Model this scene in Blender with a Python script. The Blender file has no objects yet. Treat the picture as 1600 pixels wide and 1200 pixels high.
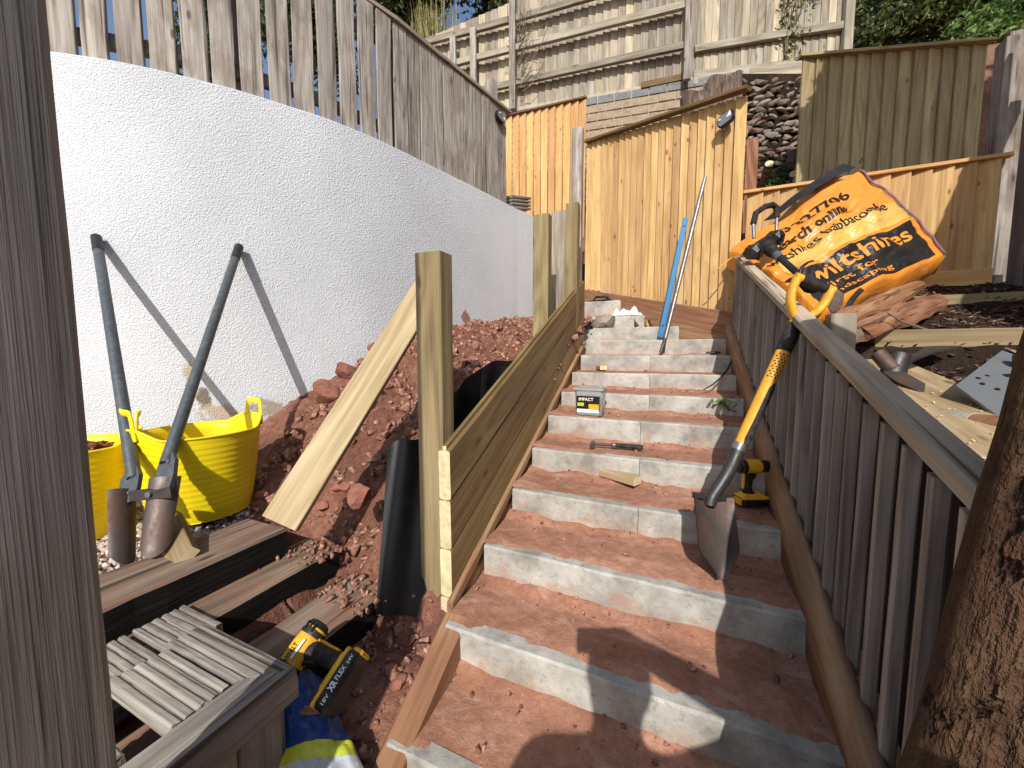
import bpy, bmesh, math, random
import numpy as np
from mathutils import Vector as V, Matrix as M, noise as NZ
random.seed(7); RND=random.Random(11)
sc=bpy.context.scene
# ---------------------------------------------------------------- camera, sky, sun, exposure
PITCH=math.radians(4.8); TH=math.radians(24.3); FPX=600.
CAM=V((0,0,1.5))
cd=bpy.data.cameras.new('camera'); cam=bpy.data.objects.new('camera',cd); sc.collection.objects.link(cam)
cam.location=CAM; cam.rotation_euler=(math.radians(90)-PITCH,0,TH)
cd.sensor_width=36; cd.lens=FPX/1600*36; cd.clip_start=.01; cd.clip_end=500
sc.camera=cam
SUN_AZ=math.radians(-13); SUN_EL=math.radians(37)
LD=V((math.sin(SUN_AZ)*math.cos(SUN_EL),math.cos(SUN_AZ)*math.cos(SUN_EL),-math.sin(SUN_EL)))
w=bpy.data.worlds.new('World'); sc.world=w; w.use_nodes=True
bg=w.node_tree.nodes['Background']; sky=w.node_tree.nodes.new('ShaderNodeTexSky')
sky.sky_type='NISHITA'; sky.sun_disc=False; sky.sun_elevation=SUN_EL
sky.sun_rotation=math.radians(167); sky.air_density=1.0; sky.dust_density=1.2; sky.ozone_density=1.
w.node_tree.links.new(sky.outputs[0],bg.inputs[0]); bg.inputs[1].default_value=.15
ld=bpy.data.lights.new('sun','SUN'); ld.energy=4.5; ld.angle=math.radians(.5); ld.color=(1,.968,.925)
so=bpy.data.objects.new('sun',ld); sc.collection.objects.link(so); so.rotation_euler=LD.to_track_quat('-Z','Y').to_euler()
so.location=(2,-6,8)
sc.cycles.max_bounces=7; sc.cycles.diffuse_bounces=3; sc.cycles.glossy_bounces=3; sc.cycles.transmission_bounces=6; sc.cycles.caustics_reflective=False; sc.cycles.caustics_refractive=False
vs=sc.view_settings; vs.view_transform='Standard'; vs.look='None'; vs.exposure=.10; vs.gamma=1; vs.use_curve_mapping=False
# ---------------------------------------------------------------- helpers
fw=V((-math.sin(TH)*math.cos(PITCH),math.cos(TH)*math.cos(PITCH),-math.sin(PITCH)))
rt=V((math.cos(TH),math.sin(TH),0)); upv=rt.cross(fw)
def ray(x,y): return fw+rt*((x-800)/FPX)-upv*((y-600)/FPX)
def OZ(x,y,z): d=ray(x,y); return CAM+d*((z-CAM.z)/d.z)      # photo point on a level plane
def OX(x,y,X): d=ray(x,y); return CAM+d*((X-CAM.x)/d.x)
def OY(x,y,Y): d=ray(x,y); return CAM+d*((Y-CAM.y)/d.y)
def DP(x,y,t): return CAM+ray(x,y)*t                          # photo point at a measured depth
def s2l(c): c/=255.; return c/12.92 if c<=.04045 else ((c+.055)/1.055)**2.4
def lerp(a,b,t): return a+(b-a)*t
def C3(r,g,b,k=1.,ds=.14):
    m=(r+g+b)/3; return (s2l(lerp(r,m,ds))*k,s2l(lerp(g,m,ds))*k,s2l(lerp(b,m,ds))*k,1)
def interp(x,xs,ys): return float(np.interp(x,xs,ys))
def sst(a,b,x):
    t=min(1,max(0,(x-a)/(b-a))); return t*t*(3-2*t)
def nz(p,s=1.,o=0.): return NZ.noise(V(p)*s+V((o,o*1.7,o*.3)))
COL=sc.collection
def tag(o,label=None,cat=None,group=None,kind=None):
    if label: o['label']=label
    if cat: o['category']=cat
    if group: o['group']=group
    if kind: o['kind']=kind
    return o
def place(o,mw,parent=None):
    if parent is not None:
        o.parent=parent; o.matrix_parent_inverse=parent.matrix_basis.inverted()
    o.matrix_basis=mw
    return o
def empty(name,loc,label,cat,group=None):
    o=bpy.data.objects.new(name,None); COL.objects.link(o); o.empty_display_size=.05
    o.matrix_basis=M.Translation(V(loc)); return tag(o,label,cat,group)
def mobj(name,vs_,fs,mats,parent=None,mw=None,smooth=False,mi=None):
    me=bpy.data.meshes.new(name); me.from_pydata([tuple(v) for v in vs_],[],fs)
    for m in (mats if isinstance(mats,(list,tuple)) else [mats]): me.materials.append(m)
    if mi is not None: me.polygons.foreach_set('material_index',mi)
    if smooth: me.polygons.foreach_set('use_smooth',[True]*len(me.polygons))
    me.update()
    o=bpy.data.objects.new(name,me); COL.objects.link(o)
    return place(o,mw or M(),parent)
def frame(x,z,o):
    x=V(x).normalized(); z=V(z); z=(z-x*z.dot(x)).normalized(); y=z.cross(x)
    m=M((x,y,z)).transposed().to_4x4(); m.translation=V(o); return m
def pk_geo(L,w,t,ch=.003,n=4,jit=0.,cut0=0.,cut1=0.,wob=0.,seed=0,tz=0.):
    """plank along local X: chamfered section swept with small unevenness; cut shears the ends"""
    r=random.Random(seed); a,b=w/2,t/2; ch=min(ch,a*.6,b*.6)
    sec=[(-a+ch,-b),(a-ch,-b),(a,-b+ch),(a,b-ch),(a-ch,b),(-a+ch,b),(-a,b-ch),(-a,-b+ch)]
    vs_=[];fs=[];mi=[]
    for i in range(n+1):
        u=i/n; x0=-L/2+L*u
        dy=wob*math.sin(u*5+seed)+r.uniform(-jit,jit); dz=wob*math.sin(u*4+seed*2)*.6
        for (y,z) in sec:
            c=lerp(cut0,cut1,u)
            vs_.append((x0+c*y,y+dy+r.uniform(-jit,jit)*.5,z*(1+tz*y/a)+dz+r.uniform(-jit,jit)*.5))
    for i in range(n):
        for k in range(8):
            q=(k+1)%8; fs.append((i*8+k,i*8+q,(i+1)*8+q,(i+1)*8+k)); mi.append(0)
    fs.append(tuple(range(7,-1,-1))); mi.append(1); fs.append(tuple(n*8+k for k in range(8))); mi.append(1)
    fs=[tuple(reversed(f)) for f in fs]
    return vs_,[tuple(reversed(f)) for f in fs],mi
PSEED=[0]
def plank(name,a,b,w,t,face,mat,parent=None,end=None,**k):
    """a to b is the middle line; face = direction of the thickness"""
    a=V(a);b=V(b); PSEED[0]+=1
    vs_,fs,mi=pk_geo((b-a).length,w,t,seed=PSEED[0],**k)
    return mobj(name,vs_,fs,[mat,end or mat],parent,frame(b-a,face,(a+b)/2),False,mi)
class MB:
    def __init__(s): s.v=[];s.f=[];s.m=[]
    def add(s,vs_,fs,mi=0,mw=None):
        o=len(s.v); s.v+=[(mw@V(p)) if mw else V(p) for p in vs_]; s.f+=[tuple(i+o for i in f) for f in fs]; s.m+=[mi]*len(fs); return s
    def box(s,c,sz,mw=None,ch=None,mi=0,taper=(1,1)):
        x,y,z=[q/2 for q in sz]; c=V(c)
        ch=min(sz)*.12 if ch is None else ch
        vs_=[];
        for (zz,k) in ((-z,1),(z,0)):
            pass
        def ring(zz,ix,kx,ky):
            a,b=(x-ix)*kx,(y-ix)*ky; g=ch
            return [c+V(p) for p in ((-a+g,-b,zz),(a-g,-b,zz),(a,-b+g,zz),(a,b-g,zz),(a-g,b,zz),(-a+g,b,zz),(-a,b-g,zz),(-a,-b+g,zz))]
        tx,ty=taper
        R=[ring(-z,ch,1,1),ring(-z+ch,0,1,1),ring(z-ch,0,tx,ty),ring(z,ch,tx,ty)]
        vs_=[p for r in R for p in r]; fs=[]
        for i in range(3):
            for k in range(8):
                q=(k+1)%8; fs.append((i*8+k,i*8+q,(i+1)*8+q,(i+1)*8+k))
        fs.append(tuple(range(7,-1,-1))); fs.append(tuple(range(24,32)))
        return s.add(vs_,fs,mi,mw)
    def tube(s,pts,rad,n=10,mi=0,cap=True,flat=None,mw=None):
        pts=[V(p) for p in pts]; N=len(pts); rad=rad if isinstance(rad,(list,tuple)) else [rad]*N
        vs_=[];fs=[]; ref=None
        for i in range(N):
            t=(pts[min(i+1,N-1)]-pts[max(i-1,0)]).normalized()
            if ref is None: ref=t.orthogonal().normalized() if flat is None else V(flat)
            u=(ref-t*ref.dot(t)).normalized(); v=t.cross(u); ref=u
            rr=rad[i]; ra,rb=(rr if isinstance(rr,tuple) else (rr,rr))
            for k in range(n):
                a=2*math.pi*k/n; vs_.append(pts[i]+u*math.cos(a)*ra+v*math.sin(a)*rb)
        for i in range(N-1):
            for k in range(n):
                q=(k+1)%n; fs.append((i*n+k,i*n+q,(i+1)*n+q,(i+1)*n+k))
        if cap: fs.append(tuple(range(n-1,-1,-1))); fs.append(tuple((N-1)*n+k for k in range(n)))
        return s.add(vs_,fs,mi,mw)
    def lathe(s,prof,n=32,mi=0,mw=None,sx=1,sy=1):
        vs_=[];fs=[];N=len(prof)
        for (r,z) in prof:
            for k in range(n):
                a=2*math.pi*k/n; vs_.append((r*math.cos(a)*sx,r*math.sin(a)*sy,z))
        for i in range(N-1):
            for k in range(n):
                q=(k+1)%n; fs.append((i*n+k,i*n+q,(i+1)*n+q,(i+1)*n+k))
        return s.add(vs_,fs,mi,mw)
    def prism(s,out,depth,mi=0,mw=None):
        """outline in local XY, thickness along local Z"""
        n=len(out); vs_=[(x,y,-depth/2) for x,y in out]+[(x,y,depth/2) for x,y in out]
        fs=[tuple(range(n-1,-1,-1)),tuple(range(n,2*n))]+[(i,(i+1)%n,n+(i+1)%n,n+i) for i in range(n)]
        return s.add(vs_,fs,mi,mw)
    def grid(s,fn,nu,nv,mi=0,mw=None):
        vs_=[fn(i/nu,j/nv) for j in range(nv+1) for i in range(nu+1)]
        fs=[(j*(nu+1)+i,j*(nu+1)+i+1,(j+1)*(nu+1)+i+1,(j+1)*(nu+1)+i) for j in range(nv) for i in range(nu)]
        return s.add(vs_,fs,mi,mw)
    def build(s,name,mats,parent=None,smooth=False,mw=None):
        o=mobj(name,s.v,s.f,mats,parent,mw,smooth,s.m)
        return o
def autosmooth(o,ang=40):
    me=o.data; me.polygons.foreach_set('use_smooth',[True]*len(me.polygons))
    bm=bmesh.new(); bm.from_mesh(me); c=math.cos(math.radians(ang))
    for e in bm.edges:
        if len(e.link_faces)==2 and e.link_faces[0].normal.dot(e.link_faces[1].normal)<c: e.smooth=False
    bm.to_mesh(me); bm.free(); return o
ICO={}
def ico(sub):
    if sub not in ICO:
        bm=bmesh.new(); bmesh.ops.create_icosphere(bm,subdivisions=sub,radius=1)
        ICO[sub]=([v.co.copy() for v in bm.verts],[tuple(v.index for v in f.verts) for f in bm.faces]); bm.free()
    return ICO[sub]
def rock_geo(seed,sub=2,sz=(1,1,1),rough=.35,facet=.0):
    vs_,fs=ico(sub); r=random.Random(seed); o=r.uniform(0,50)
    pl=[(V((r.uniform(-1,1),r.uniform(-1,1),r.uniform(-1,1))).normalized(),r.uniform(.48,.82)) for _ in range(13)]
    out=[]
    for v in vs_:
        p=v*(1+rough*NZ.noise(v*1.3+V((o,o,o))))
        for n_,d_ in pl:
            q=p.dot(n_)
            if q>d_: p=p-n_*(q-d_)*.92
        p=p*(1+.06*NZ.noise(v*5+V((o,0,0))))
        out.append(V((p.x*sz[0],p.y*sz[1],p.z*sz[2])))
    return out,fs
def np_mesh(name,vs_,nper,mat,parent=None,fidx=None,smooth=False):
    """many equal polygons from a numpy vertex array: fidx (F,k) indices"""
    me=bpy.data.meshes.new(name); F,k=fidx.shape
    me.vertices.add(len(vs_)); me.vertices.foreach_set('co',np.asarray(vs_,np.float32).ravel())
    me.loops.add(F*k); me.loops.foreach_set('vertex_index',fidx.astype(np.int32).ravel())
    me.polygons.add(F); me.polygons.foreach_set('loop_start',(np.arange(F)*k).astype(np.int32))
    me.polygons.foreach_set('loop_total',np.full(F,k,np.int32))
    me.update(calc_edges=True); me.materials.append(mat)
    if smooth: me.polygons.foreach_set('use_smooth',[True]*F)
    o=bpy.data.objects.new(name,me); COL.objects.link(o); return place(o,M(),parent)
NR=np.random.default_rng(5)
def rotmats(n,rng=None):
    rng=rng or NR; q=rng.normal(size=(n,4)); q/=np.linalg.norm(q,axis=1)[:,None]; w_,x,y,z=q.T
    return np.stack([np.stack([1-2*(y*y+z*z),2*(x*y-z*w_),2*(x*z+y*w_)],1),np.stack([2*(x*y+z*w_),1-2*(x*x+z*z),2*(y*z-x*w_)],1),np.stack([2*(x*z-y*w_),2*(y*z+x*w_),1-2*(x*x+y*y)],1)],1)
def scatter(name,pts,sizes,mat,base='stone',parent=None,flat=None,rng=None,tilt=None):
    """real little pieces joined in one mesh: pts (n,3), sizes (n,3)"""
    n=len(pts); rng=rng or NR
    if base=='stone':
        vs_,fs=ico(1); bv=np.array([tuple(v) for v in vs_]); fi=np.array(fs)
        bv=bv*(1+.0*bv)
    elif base=='chip':
        bv=np.array([(-1,-.6,-.5),(1,-1,-.5),(.9,.7,-.5),(-.8,1,-.5),(-.9,-.5,.5),(.8,-.8,.5),(.7,.6,.5),(-.7,.8,.5)],float)
        fi=np.array([(3,2,1,0),(4,5,6,7),(0,1,5,4),(1,2,6,5),(2,3,7,6),(3,0,4,7)])
    elif base=='leaf':
        bv=np.array([(-1,0,0),(-.2,-.5,.12),(1,0,-.1),(-.2,.5,.12)],float); fi=np.array([(0,1,2,3)])
    elif base=='blade':
        bv=np.array([(-.12,0,0),(.12,0,0),(.05,.25,1),(-.05,.25,1)],float); fi=np.array([(0,1,2,3)])
    R=rotmats(n,rng) if tilt is None else tilt
    if flat is not None:
        a=rng.uniform(0,2*np.pi,n); t1=rng.normal(0,flat,n); t2=rng.normal(0,flat,n)
        ca,sa=np.cos(a),np.sin(a); Z=np.zeros(n);O=np.ones(n)
        Rz=np.stack([np.stack([ca,-sa,Z],1),np.stack([sa,ca,Z],1),np.stack([Z,Z,O],1)],1)
        Rx=np.stack([np.stack([O,Z,Z],1),np.stack([Z,np.cos(t1),-np.sin(t1)],1),np.stack([Z,np.sin(t1),np.cos(t1)],1)],1)
        Ry=np.stack([np.stack([np.cos(t2),Z,np.sin(t2)],1),np.stack([Z,O,Z],1),np.stack([-np.sin(t2),Z,np.cos(t2)],1)],1)
        R=Rz@Rx@Ry
    jit=1+(rng.uniform(-.3,.3,(n,len(bv),1)) if base=='stone' else rng.uniform(-.12,.12,(n,len(bv),1)))
    P=bv[None]*np.asarray(sizes)[:,None,:]*jit
    P=np.einsum('nij,nkj->nki',R,P)+np.asarray(pts)[:,None,:]
    F=(fi[None]+(np.arange(n)*len(bv))[:,None,None]).reshape(-1,fi.shape[1])
    return np_mesh(name,P.reshape(-1,3),0,mat,parent,F)
def text_geo(s,size=1.,bold=0.):
    cu=bpy.data.curves.new('t','FONT'); cu.body=s; cu.size=size; cu.offset=bold; cu.resolution_u=3
    o=bpy.data.objects.new('t',cu); COL.objects.link(o)
    dg=bpy.context.evaluated_depsgraph_get(); me=bpy.data.meshes.new_from_object(o.evaluated_get(dg))
    vs_=[v.co.copy() for v in me.vertices]; fs=[tuple(p.vertices) for p in me.polygons]
    bpy.data.objects.remove(o); bpy.data.curves.remove(cu); bpy.data.meshes.remove(me)
    return vs_,fs
def refine(tv,tf,mx):
    bm=bmesh.new(); vv=[bm.verts.new(v) for v in tv]
    for f in tf:
        try: bm.faces.new([vv[i] for i in f])
        except ValueError: pass
    bmesh.ops.triangulate(bm,faces=bm.faces[:])
    for _ in range(4):
        es=[e for e in bm.edges if e.calc_length()>mx]
        if not es: break
        bmesh.ops.subdivide_edges(bm,edges=es,cuts=1); bmesh.ops.triangulate(bm,faces=bm.faces[:])
    bm.verts.index_update(); a=[v.co.copy() for v in bm.verts]; b=[tuple(v.index for v in f.verts) for f in bm.faces]; bm.free(); return a,b
def text_fit(s,x0,x1,y0,y1,bold=0.):
    vs_,fs=text_geo(s,1.,bold); xs=[v.x for v in vs_]; ys=[v.y for v in vs_]
    a,b,c,d=min(xs),max(xs),min(ys),max(ys)
    return [V((x0+(v.x-a)/(b-a)*(x1-x0),y0+(v.y-c)/(d-c)*(y1-y0),0)) for v in vs_],fs
# ---------------------------------------------------------------- materials
def newmat(name):
    m=bpy.data.materials.new(name); m.use_nodes=True; t=m.node_tree; return m,t,t.nodes['Principled BSDF']
def nd(t,typ,ins=None,**pr):
    n=t.nodes.new('ShaderNode'+typ)
    for k,v in pr.items(): setattr(n,k,v)
    for k,v in (ins or {}).items():
        if isinstance(v,bpy.types.NodeSocket): t.links.new(v,n.inputs[k])
        else: n.inputs[k].default_value=v
    return n
def ramp(t,fac,stops,interp_='LINEAR'):
    n=nd(t,'ValToRGB',{0:fac}); e=n.color_ramp; e.interpolation=interp_
    while len(e.elements)<len(stops): e.elements.new(.5)
    for el,(p,c) in zip(e.elements,stops): el.position=p; el.color=c if len(c)==4 else (*c,1)
    return n.outputs[0]
def g1(v): return (v,v,v,1)
def mth(t,op,a,b=None,c=None,clamp=False):
    n=nd(t,'Math',{0:a} if b is None else ({0:a,1:b} if c is None else {0:a,1:b,2:c}),operation=op); n.use_clamp=clamp; return n.outputs[0]
def mixc(t,f,a,b,mode='MIX'):
    n=nd(t,'Mix',data_type='RGBA',blend_type=mode)
    for i,v in ((0,f),(6,a),(7,b)):
        if isinstance(v,bpy.types.NodeSocket): t.links.new(v,n.inputs[i])
        else: n.inputs[i].default_value=v
    return n.outputs[2]
def noise_(t,vec,scale,detail=4,rough=.55,dist=0.):
    return nd(t,'TexNoise',{'Vector':vec,'Scale':scale,'Detail':detail,'Roughness':rough,'Distortion':dist}).outputs[0]
def objvec(t,rnd=True):
    tc=nd(t,'TexCoord'); v=tc.outputs['Object']
    if rnd:
        oi=nd(t,'ObjectInfo'); k=mth(t,'MULTIPLY',oi.outputs['Random'],57.)
        cx=nd(t,'CombineXYZ',{0:k,1:k,2:k}); v=nd(t,'VectorMath',{0:v,1:cx.outputs[0]},operation='ADD').outputs[0]
        return v,oi.outputs['Random']
    return v,None
def setp(b,**k):
    for kk,v in k.items(): b.inputs[kk.replace('_',' ')].default_value=v
def bump(t,b,h,strength=.4,dist=.01,prev=None):
    ins={'Height':h,'Strength':strength,'Distance':dist}
    if prev is not None: ins['Normal']=prev
    n=nd(t,'Bump',ins); t.links.new(n.outputs[0],b.inputs['Normal']); return n.outputs[0]
def wood(name,dark,mid,light,knot=.5,knotc=None,gs=14.,fine=60.,bs=.35,bd=.004,rough=.8,rv=.3,stain=None,stain_amt=.0,crack=0.,knot_scale=(5.,14.),ring=.16):
    m,t,b=newmat(name); v,r=objvec(t)
    mp=lambda sx,sy: nd(t,'Mapping',{'Vector':v,'Scale':(sx,sy,sy)}).outputs[0]
    halo=0.; kn=None
    if knotc:
        # knots bend the grain around them
        kv=mp(*knot_scale); vo=nd(t,'TexVoronoi',{'Vector':kv,'Scale':1.,'Randomness':1.})
        sel=mth(t,'GREATER_THAN',nd(t,'SeparateColor',{0:vo.outputs['Color']}).outputs[0],1-knot*.6)
        kd=vo.outputs['Distance']; kn=mth(t,'MULTIPLY',ramp(t,kd,[(.0,g1(1)),(.09,g1(.8)),(.15,g1(0))]),sel)
        halo=mth(t,'MULTIPLY',ramp(t,kd,[(.05,g1(1)),(.4,g1(0))]),sel)
    low=noise_(t,mp(.5,5.),1.,1,.5)
    rg_=mth(t,'SINE',mth(t,'ADD',mth(t,'MULTIPLY',low,70.),mth(t,'MULTIPLY',halo,4.)))
    n1=noise_(t,mp(1.1,gs*1.6),1.,2,.6); n2=noise_(t,mp(3.5,fine*2.2),1.,2,.6)
    f=mth(t,'ADD',mth(t,'MULTIPLY',n1,.5),mth(t,'ADD',mth(t,'MULTIPLY',n2,.5),mth(t,'MULTIPLY',rg_,ring*.5)))
    c=ramp(t,f,[(.24,dark),(.5,mid),(.8,light)])
    big=noise_(t,mp(1.6,5.),1.,2,.5); c=mixc(t,ramp(t,big,[(.35,g1(0)),(.7,g1(.5))]),c,mixc(t,1.,c,(.74,.70,.65,1),'MULTIPLY'))
    if stain: c=mixc(t,mth(t,'MULTIPLY',ramp(t,noise_(t,mp(3.,9.),1.3,3,.65,.4),[(.45,g1(0)),(.62,g1(1))]),stain_amt),c,stain)
    if knotc: c=mixc(t,mth(t,'MULTIPLY',halo,.3),c,mixc(t,.5,c,knotc)); c=mixc(t,mth(t,'MULTIPLY',kn,.85),c,knotc)
    hv=mth(t,'ADD',1-rv/2,mth(t,'MULTIPLY',r,rv)); c=nd(t,'HueSaturation',{'Color':c,'Value':hv,'Hue':mth(t,'ADD',.493,mth(t,'MULTIPLY',r,.014))}).outputs[0]
    h=mth(t,'ADD',mth(t,'MULTIPLY',n2,.6),mth(t,'MULTIPLY',n1,.6))
    if crack:
        ck=ramp(t,noise_(t,mp(1.4,46.),1.,2,.5,.3),[(.3,g1(0)),(.38,g1(1))]); h=mth(t,'ADD',h,mth(t,'MULTIPLY',ck,crack))
        c=mixc(t,ramp(t,ck,[(0,g1(.75)),(1,g1(0))]),c,mixc(t,1.,c,(.2,.18,.16,1),'MULTIPLY'))
    t.links.new(c,b.inputs['Base Color']); bump(t,b,h,bs,bd)
    setp(b,Specular_IOR_Level=.2,Roughness=rough); return m
W={}
W['orange']=wood('new_orange_softwood',C3(166,120,68),C3(202,158,98),C3(224,188,130),1.1,C3(116,66,28),10,45,.25,.003,.75,.36,knot_scale=(7.,15.),ring=.1)
W['orange2']=wood('new_pale_orange_softwood',C3(196,134,70),C3(222,170,102),C3(236,196,132),.5,C3(126,76,34),10,45,.25,.003,.75,.3,knot_scale=(7.,15.),ring=.1)
W['olive']=wood('pressure_treated_olive_board',C3(136,117,76),C3(168,148,104),C3(190,172,128),.4,C3(84,62,30),8,40,.25,.003,.75,.3)
W['green']=wood('pressure_treated_green_timber',C3(106,88,58),C3(140,119,82),C3(166,146,108),.45,C3(96,66,34),9,50,.35,.003,.72,.16)
W['clad']=wood('treated_tongue_and_groove',C3(104,82,46),C3(138,112,68),C3(164,140,92),.5,C3(82,54,26),8,48,.35,.003,.6,.22)
W['pale']=wood('planed_treated_plank',C3(140,116,78),C3(178,152,110),C3(202,180,140),.45,C3(104,74,38),6,40,.2,.002,.6,.1)
W['cut']=wood('fresh_cut_end_grain',C3(198,176,120),C3(222,204,154),C3(238,224,184),.0,None,30,60,.2,.002,.8,.1)
W['grey']=wood('weathered_grey_slat',C3(122,112,102),C3(164,154,142),C3(194,185,173),.4,C3(66,54,44),12,55,.7,.004,.9,.3,crack=.5,stain=C3(104,84,66),stain_amt=.45)
W['grey_dk']=wood('weathered_dark_slat',C3(112,100,87),C3(156,143,127),C3(186,173,156),.3,C3(56,44,34),10,50,.6,.004,.85,.35,crack=.3)
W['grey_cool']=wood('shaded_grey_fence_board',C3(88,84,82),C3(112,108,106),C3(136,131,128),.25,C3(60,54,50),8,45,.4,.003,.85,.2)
W['silver']=wood('old_feather_edge_board',C3(118,108,94),C3(156,146,128),C3(188,178,162),.3,C3(90,74,54),8,50,.4,.004,.9,.34,stain=C3(128,104,70),stain_amt=.35)
W['silverp']=wood('old_pale_feather_edge_board',C3(150,134,108),C3(188,172,144),C3(214,200,176),.3,C3(110,84,54),8,50,.4,.004,.9,.3)
W['grey_recess_shade']=wood('recess_shade_backing_slat',C3(34,29,25),C3(54,47,41),C3(74,66,58),.0,None,10,50,.6,.004,.85,.3,crack=.3)  # shade of the recess behind the front slats, put into a darker wood colour
W['rail']=wood('worn_hand_rail',C3(138,118,97),C3(180,160,135),C3(206,188,163),.25,C3(70,54,40),8,50,.4,.003,.8,.1,crack=.25)
W['stringer']=wood('muddy_wood_stringer',C3(116,84,58),C3(158,122,88),C3(186,154,118),.3,C3(84,54,34),7,40,.4,.004,.85,.1,stain=C3(150,96,66),stain_amt=.5)
W['brownb']=wood('brown_muddy_board',C3(120,80,52),C3(156,114,78),C3(182,142,104),.3,C3(84,50,30),7,40,.4,.004,.85,.16,stain=C3(146,88,62),stain_amt=.5)
W['sleeper']=wood('old_railway_sleeper',C3(82,68,56),C3(130,110,91),C3(168,147,125),.2,C3(44,32,24),10,42,.9,.006,.9,.15,crack=.7,stain=C3(146,96,70),stain_amt=.5)
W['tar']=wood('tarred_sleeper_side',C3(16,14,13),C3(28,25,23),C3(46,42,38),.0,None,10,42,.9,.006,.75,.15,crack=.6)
W['deck']=wood('weathered_grooved_decking',C3(104,95,85),C3(150,141,128),C3(186,177,163),.2,C3(54,42,34),24,90,.8,.004,.92,.2,crack=.2,stain=C3(96,90,84),stain_amt=.4)
W['postl']=wood('weathered_gate_post',C3(112,104,95),C3(164,154,141),C3(198,188,173),.2,C3(60,48,38),70,190,1.,.006,.9,.1,crack=.9)
def rotten():
    m,t,b_=newmat('rotting_brown_post'); v,r=objvec(t,False)
    mp=nd(t,'Mapping',{'Vector':v,'Scale':(1.,1.8,1.8)}).outputs[0]
    n1=noise_(t,mp,9,4,.65,.5); n2=noise_(t,mp,46,4,.7,.3); n3=noise_(t,nd(t,'Mapping',{'Vector':v,'Scale':(1.,8.,8.)}).outputs[0],9,3,.6)
    f=mth(t,'ADD',mth(t,'MULTIPLY',n1,.5),mth(t,'ADD',mth(t,'MULTIPLY',n2,.35),mth(t,'MULTIPLY',n3,.2)))
    c=ramp(t,f,[(.36,C3(28,20,14)),(.5,C3(84,60,42)),(.64,C3(112,86,58)),(.78,C3(146,120,82))])
    c=mixc(t,ramp(t,noise_(t,mp,4,4,.6,.6),[(.45,g1(0)),(.6,g1(.75))]),c,C3(92,62,46))
    hole=ramp(t,noise_(t,mp,6.5,4,.7,.8),[(.60,g1(0)),(.67,g1(.9))]); c=mixc(t,hole,c,C3(24,17,12))
    t.links.new(c,b_.inputs['Base Color']); bump(t,b_,mth(t,'ADD',mth(t,'ADD',n2,n3),mth(t,'MULTIPLY',hole,-1.)),1.,.02); setp(b_,Roughness=.95,Specular_IOR_Level=.1); return m
W['rot']=rotten()
W['cap']=wood('dark_cap_strip',C3(84,62,38),C3(112,86,54),C3(138,110,74),.2,C3(60,40,24),8,45,.3,.003,.8,.15)
W['bark']=wood('split_bark_wood',C3(92,54,34),C3(146,98,66),C3(186,142,104),.2,C3(60,32,20),12,40,1.,.01,.9,.3,crack=.7)
W['stump']=wood('dry_stump_bark',C3(70,55,46),C3(112,93,80),C3(148,129,114),.2,C3(50,38,30),8,26,1.,.02,.95,.1,crack=.4)
def soil_mat(name,a,b_,c_,sc_=1.,bs=.8,dust=None):
    m,t,b=newmat(name); v,_=objvec(t,False)
    n1=noise_(t,v,5*sc_,3,.62); n2=noise_(t,v,38*sc_,3,.7); n3=noise_(t,v,160*sc_,1,.6)
    f=mth(t,'ADD',mth(t,'MULTIPLY',n1,.45),mth(t,'ADD',mth(t,'MULTIPLY',n2,.38),mth(t,'MULTIPLY',n3,.2)))
    c=ramp(t,f,[(.36,a),(.52,b_),(.66,c_)])
    if dust: c=mixc(t,ramp(t,noise_(t,nd(t,'Mapping',{'Vector':v,'Scale':(1,2.2,1)}).outputs[0],6*sc_,6,.7,1.),[(.52,g1(0)),(.72,g1(.55))]),c,dust)
    t.links.new(c,b.inputs['Base Color']); h=mth(t,'ADD',mth(t,'MULTIPLY',n2,.7),mth(t,'MULTIPLY',n3,.35))
    bump(t,b,h,bs,.012); setp(b,Roughness=.95,Specular_IOR_Level=.15); return m
MT={}
MT['soil']=soil_mat('red_earth',C3(88,54,41),C3(122,78,60),C3(156,108,86))
MT['tread']=soil_mat('trodden_red_dust',C3(136,90,67),C3(161,109,83),C3(182,131,104),1.,.35,C3(204,164,144))
MT['dark_soil']=soil_mat('dark_humus',C3(26,19,15),C3(46,34,26),C3(74,56,42))
def simple(name,col,rough=.5,spec=.5,metal=0.,var=.12,vs=30.,bs=0.,bscale=80.,dirt=None,dirt_amt=.5,dscale=14.,trans=None,coat=0.):
    m,t,b=newmat(name); v,r=objvec(t)
    n=noise_(t,v,vs,4,.6); k=mth(t,'ADD',1-var/2,mth(t,'MULTIPLY',n,var))
    c=nd(t,'HueSaturation',{'Color':col,'Value':k}).outputs[0]
    if dirt:
        d=ramp(t,noise_(t,v,dscale,6,.68,.3),[(.46,g1(0)),(.66,g1(dirt_amt))]); c=mixc(t,d,c,dirt)
        t.links.new(ramp(t,d,[(0,g1(rough)),(1,g1(.95))]),b.inputs['Roughness'])
    else: setp(b,Roughness=rough)
    t.links.new(c,b.inputs['Base Color']); setp(b,Metallic=metal,Specular_IOR_Level=spec,Coat_Weight=coat)
    if bs: bump(t,b,noise_(t,v,bscale,4,.6),bs,.004)
    return m
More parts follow.
